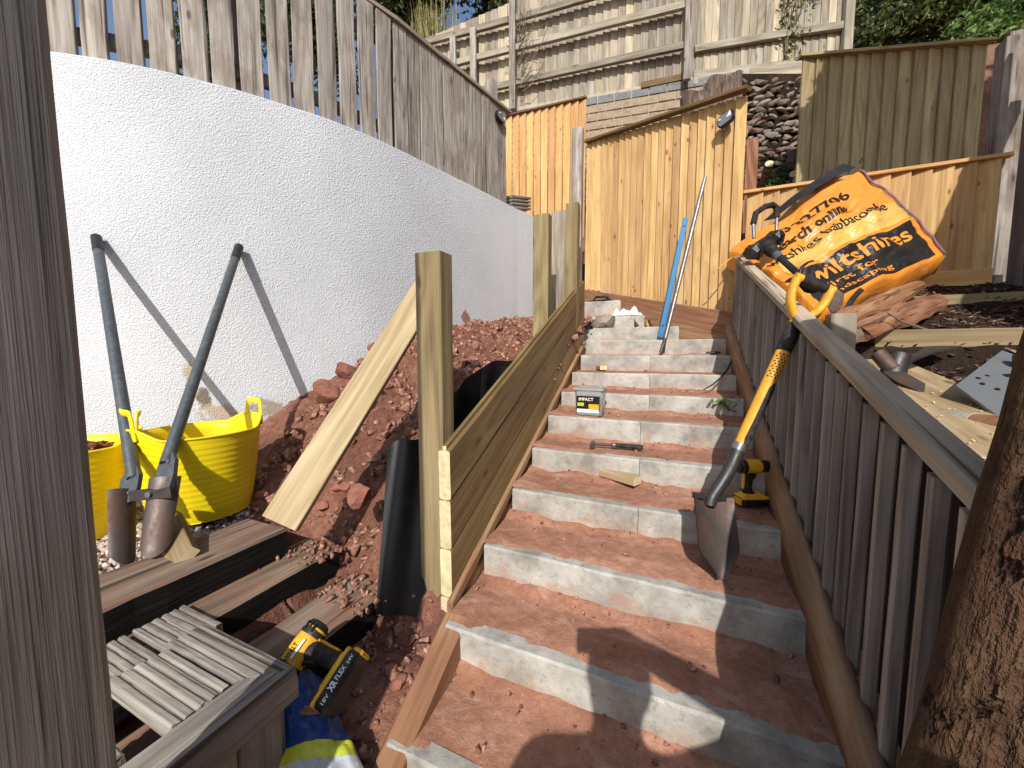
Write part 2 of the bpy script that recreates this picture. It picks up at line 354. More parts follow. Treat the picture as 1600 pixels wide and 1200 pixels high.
def concrete():
    m,t,b=newmat('pale_concrete_board'); v,r=objvec(t)
    n1=noise_(t,v,7,6,.65); n2=noise_(t,v,60,5,.7)
    c=ramp(t,n1,[(.35,C3(136,132,122)),(.55,C3(176,171,159)),(.72,C3(198,193,181))])
    pits=ramp(t,noise_(t,nd(t,'Mapping',{'Vector':v,'Scale':(1,1,1.6)}).outputs[0],34,5,.75,.5),[(.56,g1(0)),(.66,g1(.55))]); c=mixc(t,pits,c,C3(126,118,108))
    # red earth rubbed on towards the foot and the ends, in patches of its own shape
    sz_=nd(t,'SeparateXYZ',{0:nd(t,'TexCoord').outputs['Object']}).outputs[2]; mud=ramp(t,mth(t,'ADD',noise_(t,v,9,4,.7,.6),mth(t,'MULTIPLY',mth(t,'ADD',sz_,.06),-2.6)),[(.5,g1(0)),(.74,g1(.75))]); c=mixc(t,mud,c,C3(178,132,106))
    t.links.new(c,b.inputs['Base Color']); bump(t,b,mth(t,'ADD',n2,mth(t,'MULTIPLY',pits,-.8)),.35,.005); setp(b,Roughness=.9,Specular_IOR_Level=.2); return m
MT['conc']=concrete()
def stucco():
    m,t,b=newmat('white_textured_render'); v,_=objvec(t,False)
    n1=noise_(t,v,165,2,.62,.3); vo=nd(t,'TexVoronoi',{'Vector':nd(t,'VectorMath',{0:v,1:nd(t,'Vector'+'Math',{0:nd(t,'TexNoise',{'Vector':v,'Scale':40.}).outputs['Color'],3:.02},operation='SCALE').outputs[0]},operation='ADD').outputs[0],'Scale':140.},feature='SMOOTH_F1').outputs['Distance']
    big=noise_(t,v,1.6,4,.55)
    c=ramp(t,big,[(.3,C3(194,196,198)),(.65,C3(209,211,213))])
    pit=ramp(t,n1,[(.26,g1(.45)),(.4,g1(0))]); c=mixc(t,pit,c,C3(168,166,160))
    # bare patches of the base coat and grime where the photo shows them
    sep=nd(t,'SeparateXYZ',{0:v}); 
    def patch(p,rad,sq=1.):
        d=nd(t,'VectorMath',{0:v,1:tuple(p)},operation='SUBTRACT').outputs[0]
        d=nd(t,'VectorMath',{0:d,1:(1,1,sq)},operation='MULTIPLY').outputs[0]
        l=nd(t,'VectorMath',{0:d},operation='LENGTH').outputs['Value']
        l=mth(t,'ADD',l,mth(t,'MULTIPLY',mth(t,'SUBTRACT',noise_(t,v,11,3,.7),.5),rad*2.2))
        return ramp(t,mth(t,'DIVIDE',l,rad),[(.55,g1(1)),(.85,g1(0))])
    for (p,rad,sq,col) in PATCH: c=mixc(t,mth(t,'MULTIPLY',patch(p,rad,sq),.9),c,col)
    h=mth(t,'ADD',mth(t,'MULTIPLY',n1,.8),mth(t,'MULTIPLY',vo,.9))
    t.links.new(c,b.inputs['Base Color']); bump(t,b,h,.65,.0075); setp(b,Roughness=.95,Specular_IOR_Level=.1); return m
MT['brick']=simple('buff_brown_brick',C3(164,142,116),.9,.2,0,.5,18,.5,60,C3(128,108,86),.6,20)
MT['brick2']=simple('blue_grey_brick',C3(126,126,124),.9,.2,0,.4,18,.5,60,C3(96,92,86),.6,20)
MT['mortar']=simple('pale_mortar',C3(178,166,146),.95,.1,0,.3,30,.5,70)
MT['stone']=simple('reddish_rubble_stone',C3(128,104,90),.9,.2,0,.6,9,.8,30,C3(96,84,70),.7,10)
MT['stone2']=simple('grey_rubble_stone',C3(150,138,124),.9,.2,0,.6,9,.8,30,C3(110,84,72),.6,10)
MT['redrock']=simple('red_sandstone_lump',C3(152,98,80),.95,.1,0,.5,9,.9,34,C3(124,66,48),.7,16)
MT['yellow']=simple('yellow_flexible_plastic',C3(252,222,0),.42,.4,0,.06,8,.06,60,C3(206,160,40),.25,7)
MT['black']=simple('black_plastic',C3(26,26,27),.45,.4,0,.3,30,.1,120,C3(84,66,54),.3,30)
MT['rubber']=simple('black_rubber',C3(32,32,33),.7,.3,0,.3,30,.3,150,C3(110,82,64),.35,40)
MT['film']=simple('black_damp_proof_film',C3(18,18,19),.5,.4,0,.3,10,.25,14,C3(66,48,40),.25,12)
MT['dwyellow']=simple('tool_yellow_plastic',C3(238,178,26),.45,.4,0,.1,20,.05,100,C3(150,100,54),.3,30)
MT['orangepl']=simple('orange_yellow_fibreglass',C3(240,166,30),.45,.4,0,.12,20,.1,60,C3(190,110,44),.4,26)
MT['iron']=simple('worn_black_steel',C3(70,70,70),.45,.5,.6,.4,20,.3,60,C3(96,74,60),.45,22)
MT['galv']=simple('dull_galvanised_steel',C3(146,146,146),.4,.5,.8,.3,20,.2,60,C3(110,90,76),.4,22)
MT['pipe']=simple('grey_enamelled_tube',C3(74,80,84),.45,.45,.2,.3,24,.2,90,C3(120,112,104),.35,40)
MT['rust']=simple('rusty_blade_steel',C3(100,90,84),.5,.4,.6,.4,14,.4,40,C3(120,76,54),.6,9)
MT['blue']=simple('blue_painted_aluminium',C3(0,112,170),.5,.3,.0,.1,20)
MT['white']=simple('white_cloth',C3(226,226,224),.9,.1,0,.12,20,.3,60)
MT['whitepr']=simple('white_print',C3(225,225,222),.6,.2,0,.05)
MT['blackpr']=simple('black_print',C3(30,27,24),.5,.3,0,.15)
MT['orangepr']=simple('orange_print',C3(240,140,40),.5,.3,0,.1)
MT['saw']=simple('grey_pressed_steel',C3(140,144,146),.4,.5,.5,.15,20,.05,60,C3(120,100,80),.25,20)
MT['green']=simple('moss_green_stone',C3(120,140,84),.7)
MT['pebble']=None
def pebbles(name,stops,vs=1.):
    m,t,b=newmat(name); v,_=objvec(t,False)
    vo=nd(t,'TexVoronoi',{'Vector':v,'Scale':60*vs}); f=nd(t,'SeparateColor',{0:vo.outputs['Color']}).outputs[0]
    t.links.new(ramp(t,f,stops),b.inputs['Base Color']); setp(b,Roughness=.85,Specular_IOR_Level=.25); return m
MT['pebble']=pebbles('mixed_pale_gravel',[(0,C3(120,104,94)),(.3,C3(176,166,156)),(.6,C3(206,196,184)),(1,C3(168,128,112))])
MT['crumb']=pebbles('crumbled_red_earth',[(0,C3(104,66,52)),(.4,C3(138,90,70)),(.8,C3(164,114,92)),(1,C3(188,146,126))],1.4)
MT['chip']=pebbles('bark_mulch',[(0,C3(40,26,20)),(.45,C3(70,48,36)),(.8,C3(106,76,56)),(1,C3(160,128,96))],.8)
MT['shav']=pebbles('sawdust_shavings',[(0,C3(196,160,110)),(1,C3(226,200,150))])
MT['redchip']=pebbles('split_red_bark',[(0,C3(92,44,26)),(.5,C3(132,68,40)),(1,C3(170,104,66))],.6)
def leafmat(name,cols,trans=.25):
    m,t,b=newmat(name); v,_=objvec(t,False)
    n=noise_(t,v,2.2,3,.6); vo=nd(t,'TexVoronoi',{'Vector':v,'Scale':22.}); f=nd(t,'SeparateColor',{0:vo.outputs['Color']}).outputs[0]
    f=mth(t,'ADD',mth(t,'MULTIPLY',n,.55),mth(t,'MULTIPLY',f,.45))
    c=ramp(t,f,cols); t.links.new(c,b.inputs['Base Color']); setp(b,Roughness=.6,Specular_IOR_Level=.3)
    tr=nd(t,'BsdfTranslucent',{'Color':c}); mx=nd(t,'MixShader',{0:trans,1:b.outputs[0],2:tr.outputs[0]})
    t.links.new(mx.outputs[0],t.nodes['Material Output'].inputs[0]); return m
MT['leaf']=leafmat('dark_evergreen_leaf',[(.3,C3(44,58,34)),(.55,C3(74,92,50)),(.75,C3(112,124,66))])
MT['leaf2']=leafmat('bright_climber_leaf',[(.3,C3(58,74,34)),(.55,C3(96,112,52)),(.75,C3(142,142,72))])
MT['leaf3']=leafmat('fresh_green_leaf',[(.3,C3(70,100,44)),(.55,C3(108,138,66)),(.75,C3(142,164,88))])
MT['straw']=leafmat('dry_grass_blade',[(.3,C3(120,116,62)),(.55,C3(164,150,88)),(.75,C3(206,184,120))])
MT['twig']=simple('dry_grey_twig',C3(120,104,86),.9,.1,0,.4,30)
MT['skin']=simple('skin',C3(198,148,120),.55,.4,0,.1,20)
MT['shirt']=simple('dark_work_shirt',C3(52,58,70),.9,.1,0,.2,30,.3,200)
MT['hair']=simple('brown_hair',C3(60,44,34),.7,.3,0,.4,60)
MT['ground']=soil_mat('garden_earth',C3(92,62,46),C3(124,86,64),C3(150,110,84))
def clear_plastic():
    m,t,b=newmat('clear_plastic'); setp(b,Base_Color=(.9,.92,.93,1),Roughness=.12,Transmission_Weight=.75,IOR=1.2,Specular_IOR_Level=.5); return m
MT['clear']=clear_plastic()
def bagmat(name,col,dirt):
    m,t,b=newmat(name); v,_=objvec(t,False)
    n=noise_(t,v,6,5,.6); c=mixc(t,ramp(t,n,[(.45,g1(0)),(.7,g1(.5))]),col,dirt); t.links.new(c,b.inputs['Base Color'])
    wv=noise_(t,v,11,4,.55,1.2); setp(b,Roughness=.38,Specular_IOR_Level=.45); bump(t,b,wv,.5,.02); return m
MT['bag']=bagmat('orange_woven_polypropylene',C3(240,140,34),C3(206,124,50))
MT['bagyel']=bagmat('yellow_print_on_bag',C3(216,170,74),C3(190,142,66))
MT['bagblk']=bagmat('black_print_on_bag',C3(34,31,30),C3(60,52,46))
MT['bluebag']=bagmat('blue_plastic_sack',C3(24,66,142),C3(40,70,120))
MT['sackgreen']=bagmat('lime_band_on_sack',C3(196,206,40),C3(170,170,50))
MT['sackgrey']=bagmat('pale_grey_sack',C3(186,192,196),C3(160,160,158))
# ================================================================ the setting
def XL(Y): return -.654-.034*(Y-1.2)
def XR(Y): return XL(Y)+1.0
g=MB(); g.grid(lambda u,v:V((lerp(-120,120,u),lerp(-120,120,v),-.25+.02*nz((u*40,v*40,0)))),24,24)
tag(g.build('ground',MT['ground']),kind='structure')
# hillside behind the fences
def HILL(X,Y):
    z=interp(Y,[3.7,3.9,4.6,5.0,5.45,6,14],[1.9,2.3,3.0,3.1,4.35,4.7,6.2])
    if X<-1.9: z=lerp(z,min(z,2.9),sst(-1.9,-3.2,X))
    if X>.35: z=max(z,interp(Y,[3.4,3.5,4.2],[1.9,2.5,2.9]))
    return z+.04*nz((X*2,Y*2,1))
g=MB(); g.grid(lambda u,v:(lambda X,Y:V((X,Y,HILL(X,Y))))(lerp(-11,11,u),lerp(4.0,14,v)),90,60)
tag(g.build('hillside',MT['ground'],smooth=True),kind='structure')
# ---- excavated bank of red earth on the left
WPL=[(-3.9,.25),(-3.3,.52),(-2.713,.807),(-2.514,.967),(-2.359,1.118),(-2.234,1.292),(-2.138,1.417),(-1.99,1.68),(-1.86,1.969),(-1.812,2.223),(-1.765,2.444),(-1.641,2.952),(-1.554,3.398),(-1.455,3.741)]
def wallx(Y): return interp(Y,[p[1] for p in WPL],[p[0] for p in WPL])
def HL(X,Y,rough=True):
    zw=interp(Y,[.6,.95,1.25,1.42,1.7,1.97,2.6,3.2,3.7],[.83,.86,.98,1.16,1.33,1.5,1.69,1.79,1.85])
    zc=interp(Y,[.6,.93,1.05,1.2,1.5,2.0,2.6,3.2,3.7],[.5,.52,.66,.86,1.12,1.36,1.58,1.74,1.84])
    k=sst(-.95,-1.75,X) ; z=lerp(zc,zw,k)
    z-=.12*sst(-1.0,-.72,X)*sst(1.1,1.4,Y)*(1-sst(2.2,2.6,Y))
    flat=interp(X,[-3,-1.36,-1.30,-1.2,-1.15,-1.0,-.93,-.6],[.815,.815,.70,.69,.6,.58,.545,.56])
    if X>-.95: flat=min(flat,interp(Y,[-1,.2,.5,.95],[.1,.36,.45,.56])+.015)
    z=lerp(flat,z,sst(.86,1.06,Y+.05*nz((X*6,Y*3,4))))
    # hole beside the tub
    z-=.22*math.exp(-(((X+1.47)/.14)**2+((Y-1.05)/.16)**2))
    if rough:
        a=.10+.90*sst(.85,1.05,Y)
        z+=a*(.035*nz((X*6,Y*6,2))+.045*(abs(nz((X*9,Y*9,5)))-.2)+.03*(abs(nz((X*21,Y*21,8)))-.2)+.012*nz((X*48,Y*48,3)))
    return z
g=MB()
def lf(u,v):
    X=lerp(-3.2,-.66,u); Y=lerp(-1.2,3.95,v**.9)
    if Y>.8: X=lerp(max(-3.2,wallx(Y)-.05),-.66-.034*(Y-1.2)-.03,u)
    return V((X,Y,HL(X,Y)))
g.grid(lf,230,400); tag(g.build('earth_bank',MT['soil'],smooth=True),kind='structure')
# loose crumbs and lumps of earth on it
def crumbs(n,x0,x1,y0,y1,smin,smax,rng,z=HL,pw=2.5):
    P=[];S=[]
    while len(P)<n:
        X=rng.uniform(x0,x1);Y=rng.uniform(y0,y1)
        if X<wallx(Y)+.02: continue
        s=smin+(smax-smin)*rng.random()**pw
        P.append((X,Y,z(X,Y)+s*.25)); S.append((s*rng.uniform(.7,1.3),s*rng.uniform(.7,1.3),s*rng.uniform(.4,.9)))
    return np.array(P),np.array(S)
rg=np.random.default_rng(3)
P1,S1=crumbs(5200,-1.9,-.72,.92,3.6,.002,.032,rg,HL,7.); P2,S2=crumbs(900,-.97,-.68,.3,1.0,.0015,.022,rg,HL,7.)
P3,S3=crumbs(520,-1.35,-.9,.86,1.15,.0015,.016,rg,lambda X,Y:max(HL(X,Y),.655 if X>-1.15 else (.755 if X>-1.37 else .85)) if Y<1.02 else HL(X,Y),4.)
tag(scatter('earth_crumbs',np.vstack([P1,P2,P3]),np.vstack([S1,S2,S3]),MT['crumb'],'chip'),'loose crumbled red earth and small stones over the dug bank','earth',kind='stuff')
rg=np.random.default_rng(4)
P1,S1=crumbs(3600,-2.3,-1.36,.2,1.0,.006,.014,rg,lambda X,Y:HL(X,Y),1.)
tag(scatter('gravel_bed',P1,S1,MT['pebble']),'pale mixed gravel around the yellow tubs and first sleeper','gravel',kind='stuff')
# ---- white rendered wall
wp=[V((x,y,0)) for x,y in WPL]; CUM=[0]
for a,b in zip(wp,wp[1:]): CUM.append(CUM[-1]+(b-a).length)
def wall_at(s):
    x=interp(s,CUM,[p.x for p in wp]); y=interp(s,CUM,[p.y for p in wp]); return V((x,y,0))
def wall_sm(s):
    p=V((0,0,0))
    for k in range(-4,5): p+=wall_at(min(CUM[-1]-.0001*(4-k),max(0,s+k*.07 if .3<s<CUM[-1]-.3 else s)))
    return p/9
def wall_n(s):
    d=(wall_sm(min(s+.05,CUM[-1]))-wall_sm(max(0,s-.05))).normalized(); return V((d.y,-d.x,0)),d   # towards the steps
def WH(px,py,off=.0):
    r_=ray(px,py); best=None
    for k in range(600):
        s=CUM[-1]*k/600; p=wall_sm(s); c=abs(r_.x*p.y-r_.y*p.x)/p.length
        if r_.x*p.x+r_.y*p.y>0 and (best is None or c<best[0]): best=(c,p,s)
    p=best[1]; t_=(p.x*r_.x+p.y*r_.y)/(r_.x**2+r_.y**2); return CAM+r_*t_+wall_n(best[2])[0]*off
PATCH=[(WH(296,582),.045,.55,C3(186,162,126)),(WH(322,622),.05,.8,C3(120,98,76)),(WH(345,648),.10,1.1,C3(188,168,138)),(WH(728,497),.065,1.,C3(156,100,78)),(WH(760,510),.06,1.6,C3(158,110,88)),(WH(425,640),.13,1.3,C3(160,146,124)),(WH(800,500),.05,2.,C3(150,100,78))]
MT['render']=stucco()
NS=120
vs_=[];fs=[]
for i in range(NS+1):
    s=CUM[-1]*i/NS; p=wall_sm(s); n_,d_=wall_n(s)
    o=.006*nz((s*1.2,0,3)); tz=2.87+.004*nz((s*5,1,1))
    b=p-n_*.17
    vs_+=[p+n_*o+V((0,0,.4)),p+n_*(o*.5)+V((0,0,tz-.006)),p-n_*.006+V((0,0,tz)),b+V((0,0,tz)),b+V((0,0,.4))]
for i in range(NS):
    for k in range(4): fs.append((i*5+k,(i+1)*5+k,(i+1)*5+k+1,i*5+k+1))
fs.append((NS*5+0,NS*5+4,NS*5+3,NS*5+2,NS*5+1)); fs.append((0,1,2,3,4))
rw=mobj('rendered_wall',vs_,fs,MT['render']); tag(rw,'white textured render retaining wall curving uphill behind the yellow tubs','wall')
for p in rw.data.polygons: p.use_smooth=True
autosmooth(rw,35)
# ---- slatted fence on the wall
sB=CUM[9]; sEnd=CUM[12]
fe=empty('slat_fence',wall_sm(2.5)+V((0,0,2.87)),'weathered grey vertical slat fence standing on the white wall','fence')
s=.75;i=0
while s<sEnd-.02:
    sec='A' if s<sB-.05 else 'B'
    p=wall_sm(s); n_,d_=wall_n(s); p=p-n_*.035
    wd=(.103 if sec=='A' else .106)*RND.uniform(.97,1.03)
    r_=RND.uniform(-.008,.008)
    plank('slat',p+V((0,0,2.862))+d_*r_,p+V((0,0,3.69)),wd,.02,n_+d_*RND.uniform(-.05,.05),W['grey'],fe,jit=.0012,n=7,wob=.002)
    s+=RND.uniform(.124,.131) if sec=='A' else RND.uniform(.1105,.1125); i+=1
def along(s0,s1,z,off,step=.35):
    n=max(1,int((s1-s0)/step)); out=[]
    for k in range(n+1):
        q=lerp(s0,s1,k/n); n_,_=wall_n(q); out.append(wall_sm(q)-n_*off+V((0,0,z)))
    return out
for z,off in ((3.0,.068),(3.55,.068)):
    L_=along(.7,sB-.06,z,off,.5)+[None]+along(sB-.03,sEnd,z,off,2)
    for a,b in zip(L_,L_[1:]):
        if a and b: plank('rail',a,b,.07,.035,(0,-1,0) if abs((b-a).y)<abs((b-a).x) else (1,0,0),W['grey_dk'],fe)
L_=along(.7,sB-.03,3.712,.035,.5)+[None]+along(sB-.03,sEnd+.02,3.712,.035,3)
for a,b in zip(L_,L_[1:]):
    if a and b: plank('top_cap',a,b,.055,.03,(0,0,1),W['grey_dk'],fe,jit=.001)
for s_,zt in ((CUM[12]-.12,3.95),(sB,3.66),(2.1,3.66)):
    n_,d_=wall_n(s_); p=wall_sm(s_)-n_*.13; plank('post',p+V((0,0,2.3)),p+V((0,0,zt)),.09,.08,n_,W['grey'],fe,n=6,jit=.002)
# ---- close-board fences
def closeboard(parent,A,B,zb,zt,n,t,mat,nrm,lean=.1,cut=True,over=1.12,name='board',mats=None,step_bottom=True):
    A=V((A[0],A[1],0));B=V((B[0],B[1],0)); u=(B-A).normalized(); Lh=(B-A).length; nrm=V(nrm).normalized()
    pw=Lh/n; yl=nrm.cross(V((0,0,1))); sg=1 if yl.dot(u)>0 else -1; sl=(zt[1]-zt[0])/Lh
    for i in range(n):
        k=(i+.5)/n; p=A+u*(Lh*k)+nrm*RND.uniform(-.002,.002)
        z0=lerp(zb[0],zb[1],k)+RND.uniform(-.004,.004); z1=lerp(zt[0],zt[1],k)
        plank(name,p+V((0,0,z0)),p+V((0,0,z1)),pw*over,t,nrm+u*lean+u*RND.uniform(-.02,.02),(mats and RND.choice(mats)) or mat,parent,ch=.001,n=4,cut1=sl*sg,jit=.0006)
    return u
# orange fence beside the upper steps
FR=DP(1144,490,2.71); FL=DP(915,452,3.9); fdir=V((FL.x-FR.x,FL.y-FR.y,0)).normalized(); fn=V((fdir.y,-fdir.x,0)); fn=fn if fn.dot(V((0,-1,0)))>0 else -fn
FRt=V((.318,3.25,0)); zr,zl=3.225,3.54
of=empty('closeboard_fence',FR,'new orange close-board fence with sloping dark cap above the upper steps','fence')
closeboard(of,(FR.x+.03,FR.y+.02),(FL.x,FL.y),(FR.z,FL.z),(zr,zl),22,.011,W['orange'],fn,lean=-.36,over=1.0)
a=FR+fn*.02-fdir*.05; b=FL+fn*.02
plank('cap_strip',V((a.x,a.y,zr+.012)),V((b.x,b.y,zl+.012)),.06,.024,(0,0,1),W['cap'],of)
for z in (.25,.75,1.25): plank('rail',FR-fn*.075+V((0,0,z)),FL-fn*.075+V((0,0,z-.1)),.07,.04,fn,W['orange'],of)
# timber plinth under it
pl=empty('timber_plinth',FR,'two muddy brown beams stacked under the orange fence beside the top steps','timber')
o=fn*.035
plank('beam',FR+o-fdir*.04+V((0,0,-.075)),FL+o+fdir*.25+V((0,0,.08-.10)),.15,.05,fn,W['brownb'],pl,n=8,jit=.001,cut0=.0)
plank('beam',FR+o-fdir*.04+V((0,0,-.235))+fn*.004,FL+o+fdir*.1+V((0,0,-.215)),.16,.05,fn,W['brownb'],pl,n=8,jit=.001)
plank('beam',FR+o-fdir*.04+V((0,0,-.395))+fn*.006,FL+o+fdir*.1+V((0,0,-.375)),.16,.05,fn,W['brownb'],pl,n=8)
# left orange panel behind the wall end
A_=DP(790,330,4.62);B_=DP(914,330,4.3)
lo=empty('closeboard_fence',A_,'pale orange close-board panel behind the end of the white wall','fence')
zt0=DP(797,190,4.6).z; zt1=DP(914,164,4.3).z; n2=V((B_-A_)).normalized(); n2=V((n2.y,-n2.x,0))
closeboard(lo,(A_.x,A_.y),(B_.x,B_.y),(2.7,2.7),(zt0,zt1),11,.012,W['orange2'],n2,lean=-.34,over=1.0)
plank('cap_strip',V((A_.x,A_.y,zt0+.012))+n2*.01,V((B_.x,B_.y,zt1+.012))+n2*.01,.05,.022,(0,0,1),W['cap'],lo)
# shaded upper panel on the right
up_=empty('upper_fence_panel',(.83,4.2,2.9),'tall olive close-board panel standing in shade above the low orange fence','fence')
closeboard(up_,(.82,4.2),(2.14,4.62),(2.75,2.85),(3.975,3.985),13,.016,W['olive'],(.30,-.953,0),lean=.2,over=1.12)
plank('cap_strip',(.79,4.17,3.99),(2.16,4.60,3.99),.06,.025,(0,0,1),W['olive'],up_)
for z in (3.0,3.6): plank('rail',(.82,4.25,z),(2.14,4.67,z),.07,.04,(.3,-.95,0),W['olive'],up_)
# low orange fence on the right
lf_=empty('low_closeboard_fence',(.4,3.36,1.95),'low orange close-board fence with pale cap behind the bark beds','fence')
closeboard(lf_,(.37,3.36),(1.66,3.36),(2.0,2.0),(2.645,2.64),13,.014,W['orange'],(0,-1,0),lean=-.26,over=1.0)
plank('cap_strip',(.34,3.35,2.655),(1.7,3.35,2.65),.05,.022,(0,0,1),W['orange2'],lf_)
plank('gravel_board',(.37,3.34,1.93),(1.66,3.34,1.93),.14,.025,(0,-1,0),W['orange2'],lf_)
pp=DP(1172,300,3.05); plank('corner_board',V((pp.x,pp.y,2.0)),V((pp.x,pp.y,DP(1172,220,3.05).z)),.085,.02,(0,-1,0),W['bark'],lf_)
# dark grey boundary fence at far right
gf=empty('grey_boundary_fence',(1.72,3.3,1.9),'dark grey board fence with pale post along the right edge','fence')
for i in range(30):
    y=3.22-i*.118; zt=3.33-.012*i
    plank('board',(1.70+.004*(i%2),y,1.0),(1.70+.004*(i%2),y,zt+RND.uniform(-.01,.01)),.115,.02,(-1,0,0),W['grey_cool'],gf,jit=.001)
for z in (2.0,3.0): plank('rail',(1.735,3.3,z),(1.735,-.3,z-.3),.08,.045,(-1,0,0),W['grey_cool'],gf)
plank('post',(1.70,3.44,1.5),(1.70,3.44,3.34),.1,.1,(-1,0,0),W['grey'],gf,n=6,jit=.002)
plank('board',(1.76,3.47,1.8),(1.76,3.47,3.4),.12,.02,(0,-1,0),W['grey'],gf)
# ---- weathered fence on top of the old brick wall
KL=DP(628,100,5.42);KM=DP(1076,100,4.5);KR=DP(1318,60,4.25)
def xy(p): return V((p.x,p.y,0))
d1=(xy(KM)-xy(KL)).normalized(); m1=V((d1.y,-d1.x,0)); d2=(xy(KR)-xy(KM)).normalized(); m2=V((d2.y,-d2.x,0))
bf=empty('back_fence',V((KL.x,KL.y,4.7)),'old weathered close-board fence with sagging rails above the brick wall','fence')
closeboard(bf,KL,KM-m1*0,(4.66,4.62),(5.74,6.35),42,.014,W['silver'],m1,lean=.18,over=1.15,mats=[W['silver'],W['silver'],W['silverp']])
def kp(t,z,off=0.): 
    q=xy(KL).lerp(xy(KM),t)+m1*off; return V((q.x,q.y,z))
for za,zb in ((5.66,5.8),(5.31,5.43),(4.9,5.0)): plank('rail',kp(-.02,za,.10),kp(1.0,zb,.10),.075,.05,m1,W['silver'],bf,n=14,wob=.012,jit=.002)
for t_,zt in ((.44,6.4),(.99,6.6),(.225,5.62),(.30,5.68)):
    plank('post',kp(t_,4.6,.14),kp(t_,zt,.14),.08,.05,m1,W['grey'],bf,n=8,jit=.002)
plank('gravel_board',kp(.86,4.69,.03),kp(1.0,4.71,.03),.07,.03,m1,W['cap'],bf)
bf2=empty('side_back_fence',V((KM.x,KM.y,4.7)),'weathered grey close-board fence with ivy behind the tree stump','fence')
closeboard(bf2,KM,KR,(4.62,4.62),(6.5,6.5),20,.014,W['silver'],m2,lean=.16,over=1.14,mats=[W['silver'],W['silverp'],W['silver']])
def kq(t,z,off=0.):
    q=xy(KM).lerp(xy(KR),t)+m2*off; return V((q.x,q.y,z))
plank('rail',kq(.03,4.99,.04),kq(1.,5.06,.04),.075,.05,m2,W['silver'],bf2,n=8,wob=.006); plank('rail',kq(.03,5.9,.04),kq(1.,5.95,.04),.075,.05,m2,W['silver'],bf2)
plank('gravel_board',kq(.03,4.68,.03),kq(1.,4.68,.03),.16,.03,m2,W['silver'],bf2); plank('gravel_board',kq(.36,4.58,.05),kq(1.05,4.55,.05),.14,.04,m2,W['silverp'],bf2)
plank('post',kq(1.0,4.5,.06),kq(1.0,6.6,.06),.09,.06,m2,W['silver'],bf2)
# ---- brick wall
bw=empty('brick_wall',V((KL.x,KL.y,3.4)),'old buff brick retaining wall with grey top courses below the back fence','wall')
ctr=kp(.62,0,-.07); bwl=(xy(KM)-xy(KL)).length
g=MB(); c_=kp(.74,4.03,-.046); g.box((0,0,0),(bwl*.86,.12,1.34),ch=.004); g.build('mortar_bed',MT['mortar'],bw,mw=frame(d1,(0,0,1),c_))
bgeo=[pk_geo(1,1,1,ch=.03,n=1,jit=.01,seed=50+k) for k in range(3)]
shared=[]
for k in range(3):
    for mt in ('brick','brick2'):
        vs2=[(x*.192,y*.088,z*.1) for x,y,z in bgeo[k][0]]
        me=bpy.data.meshes.new('brick'); me.from_pydata(vs2,[],bgeo[k][1]); me.materials.append(MT[mt]); shared.append(me)
for r_ in range(13):
    z=3.41+r_*.1
    for c_i in range(16):
        t_=.32+(c_i+(.5 if r_%2 else 0))*.202/bwl
        if t_>1.14: continue
        me=shared[RND.randrange(3)*2+(1 if r_>=12 else 0)]
        o=bpy.data.objects.new('brick',me); COL.objects.link(o)
        mw=frame(d1,m1,kp(t_,z+.03*(t_-.6),-.02+RND.uniform(-.004,.004)))@M.Rotation(RND.uniform(-.012,.012),4,'Z')
        place(o,mw,bw)
# ---- rubble stone wall
sw=empty('rubble_wall',DP(1205,300,4.0),'rough red and grey rubble stone wall between the orange and olive fences','wall')
g=MB(); a=DP(1150,300,4.12); b=DP(1262,300,4.12); g.box((0,0,0),((b-a).length*1.3,.25,2.1),ch=.02); 
g.build('earth_core',MT['dark_soil'],sw,mw=frame((b-a),(0,0,1),(a+b)/2+V((0,.125,.15))))
sm=[]
for k in range(6):
    rv,rf=rock_geo(70+k,2,(.082,.05,.036),.3)
    for mt in ('stone','stone2'):
        me=bpy.data.meshes.new('stone'); me.from_pydata([tuple(v) for v in rv],[],rf); me.materials.append(MT[mt]); sm.append(me)
for r_ in range(17):
    y=130+r_*10.5
    for c_i in range(8):
        x=1160+c_i*14.5+(7 if r_%2 else 0)+RND.uniform(-3,3)
        if x>1262: continue
        o=bpy.data.objects.new('stone',RND.choice(sm[0::2] if r_>9 else (sm[1::2] if RND.random()<.6 else sm[0::2]))); COL.objects.link(o)
        p=DP(x,y+RND.uniform(-2,2),4.02+RND.uniform(-.03,.03)); s_=RND.uniform(.5,1.25)
        place(o,M.Translation(p)@M.Rotation(RND.uniform(-.5,.5),4,'Y')@M.Rotation(RND.uniform(-.4,.8),4,'Z')@M.Scale(s_,4),sw)
# ---- tree stump on the wall
ts=empty('tree_stump',DP(1112,200,4.0),'broad dry grey tree stump behind the orange fence','stump')
def stumpgeo(base,top,r,seed,n=26,fl=1.25,ragged=.06):
    vs_=[];fs=[]; rr=random.Random(seed); H=6; base=V(base);top=V(top)
    for j in range(H+1):
        v=j/H; c=base.lerp(top,v)
        for k in range(n):
            a=2*math.pi*k/n; q=r*lerp(fl,1,v)*(1+.07*abs(math.sin(a*3.5+seed))+.1*NZ.noise(V((math.cos(a)*2,math.sin(a)*2,seed+v*.7))))
            z=0
            if j==H: z=ragged*NZ.noise(V((math.cos(a)*1.5,math.sin(a)*1.5,seed*3)))
            vs_.append(c+V((q*math.cos(a),q*math.sin(a),z)))
    for j in range(H):
        for k in range(n):
            q=(k+1)%n; fs.append((j*n+k,j*n+q,(j+1)*n+q,(j+1)*n+k))
    vs_.append(top+V((0,0,ragged*.3))); fs+=[(H*n+k,H*n+(k+1)%n,len(vs_)-1) for k in range(n)]
    return vs_,fs
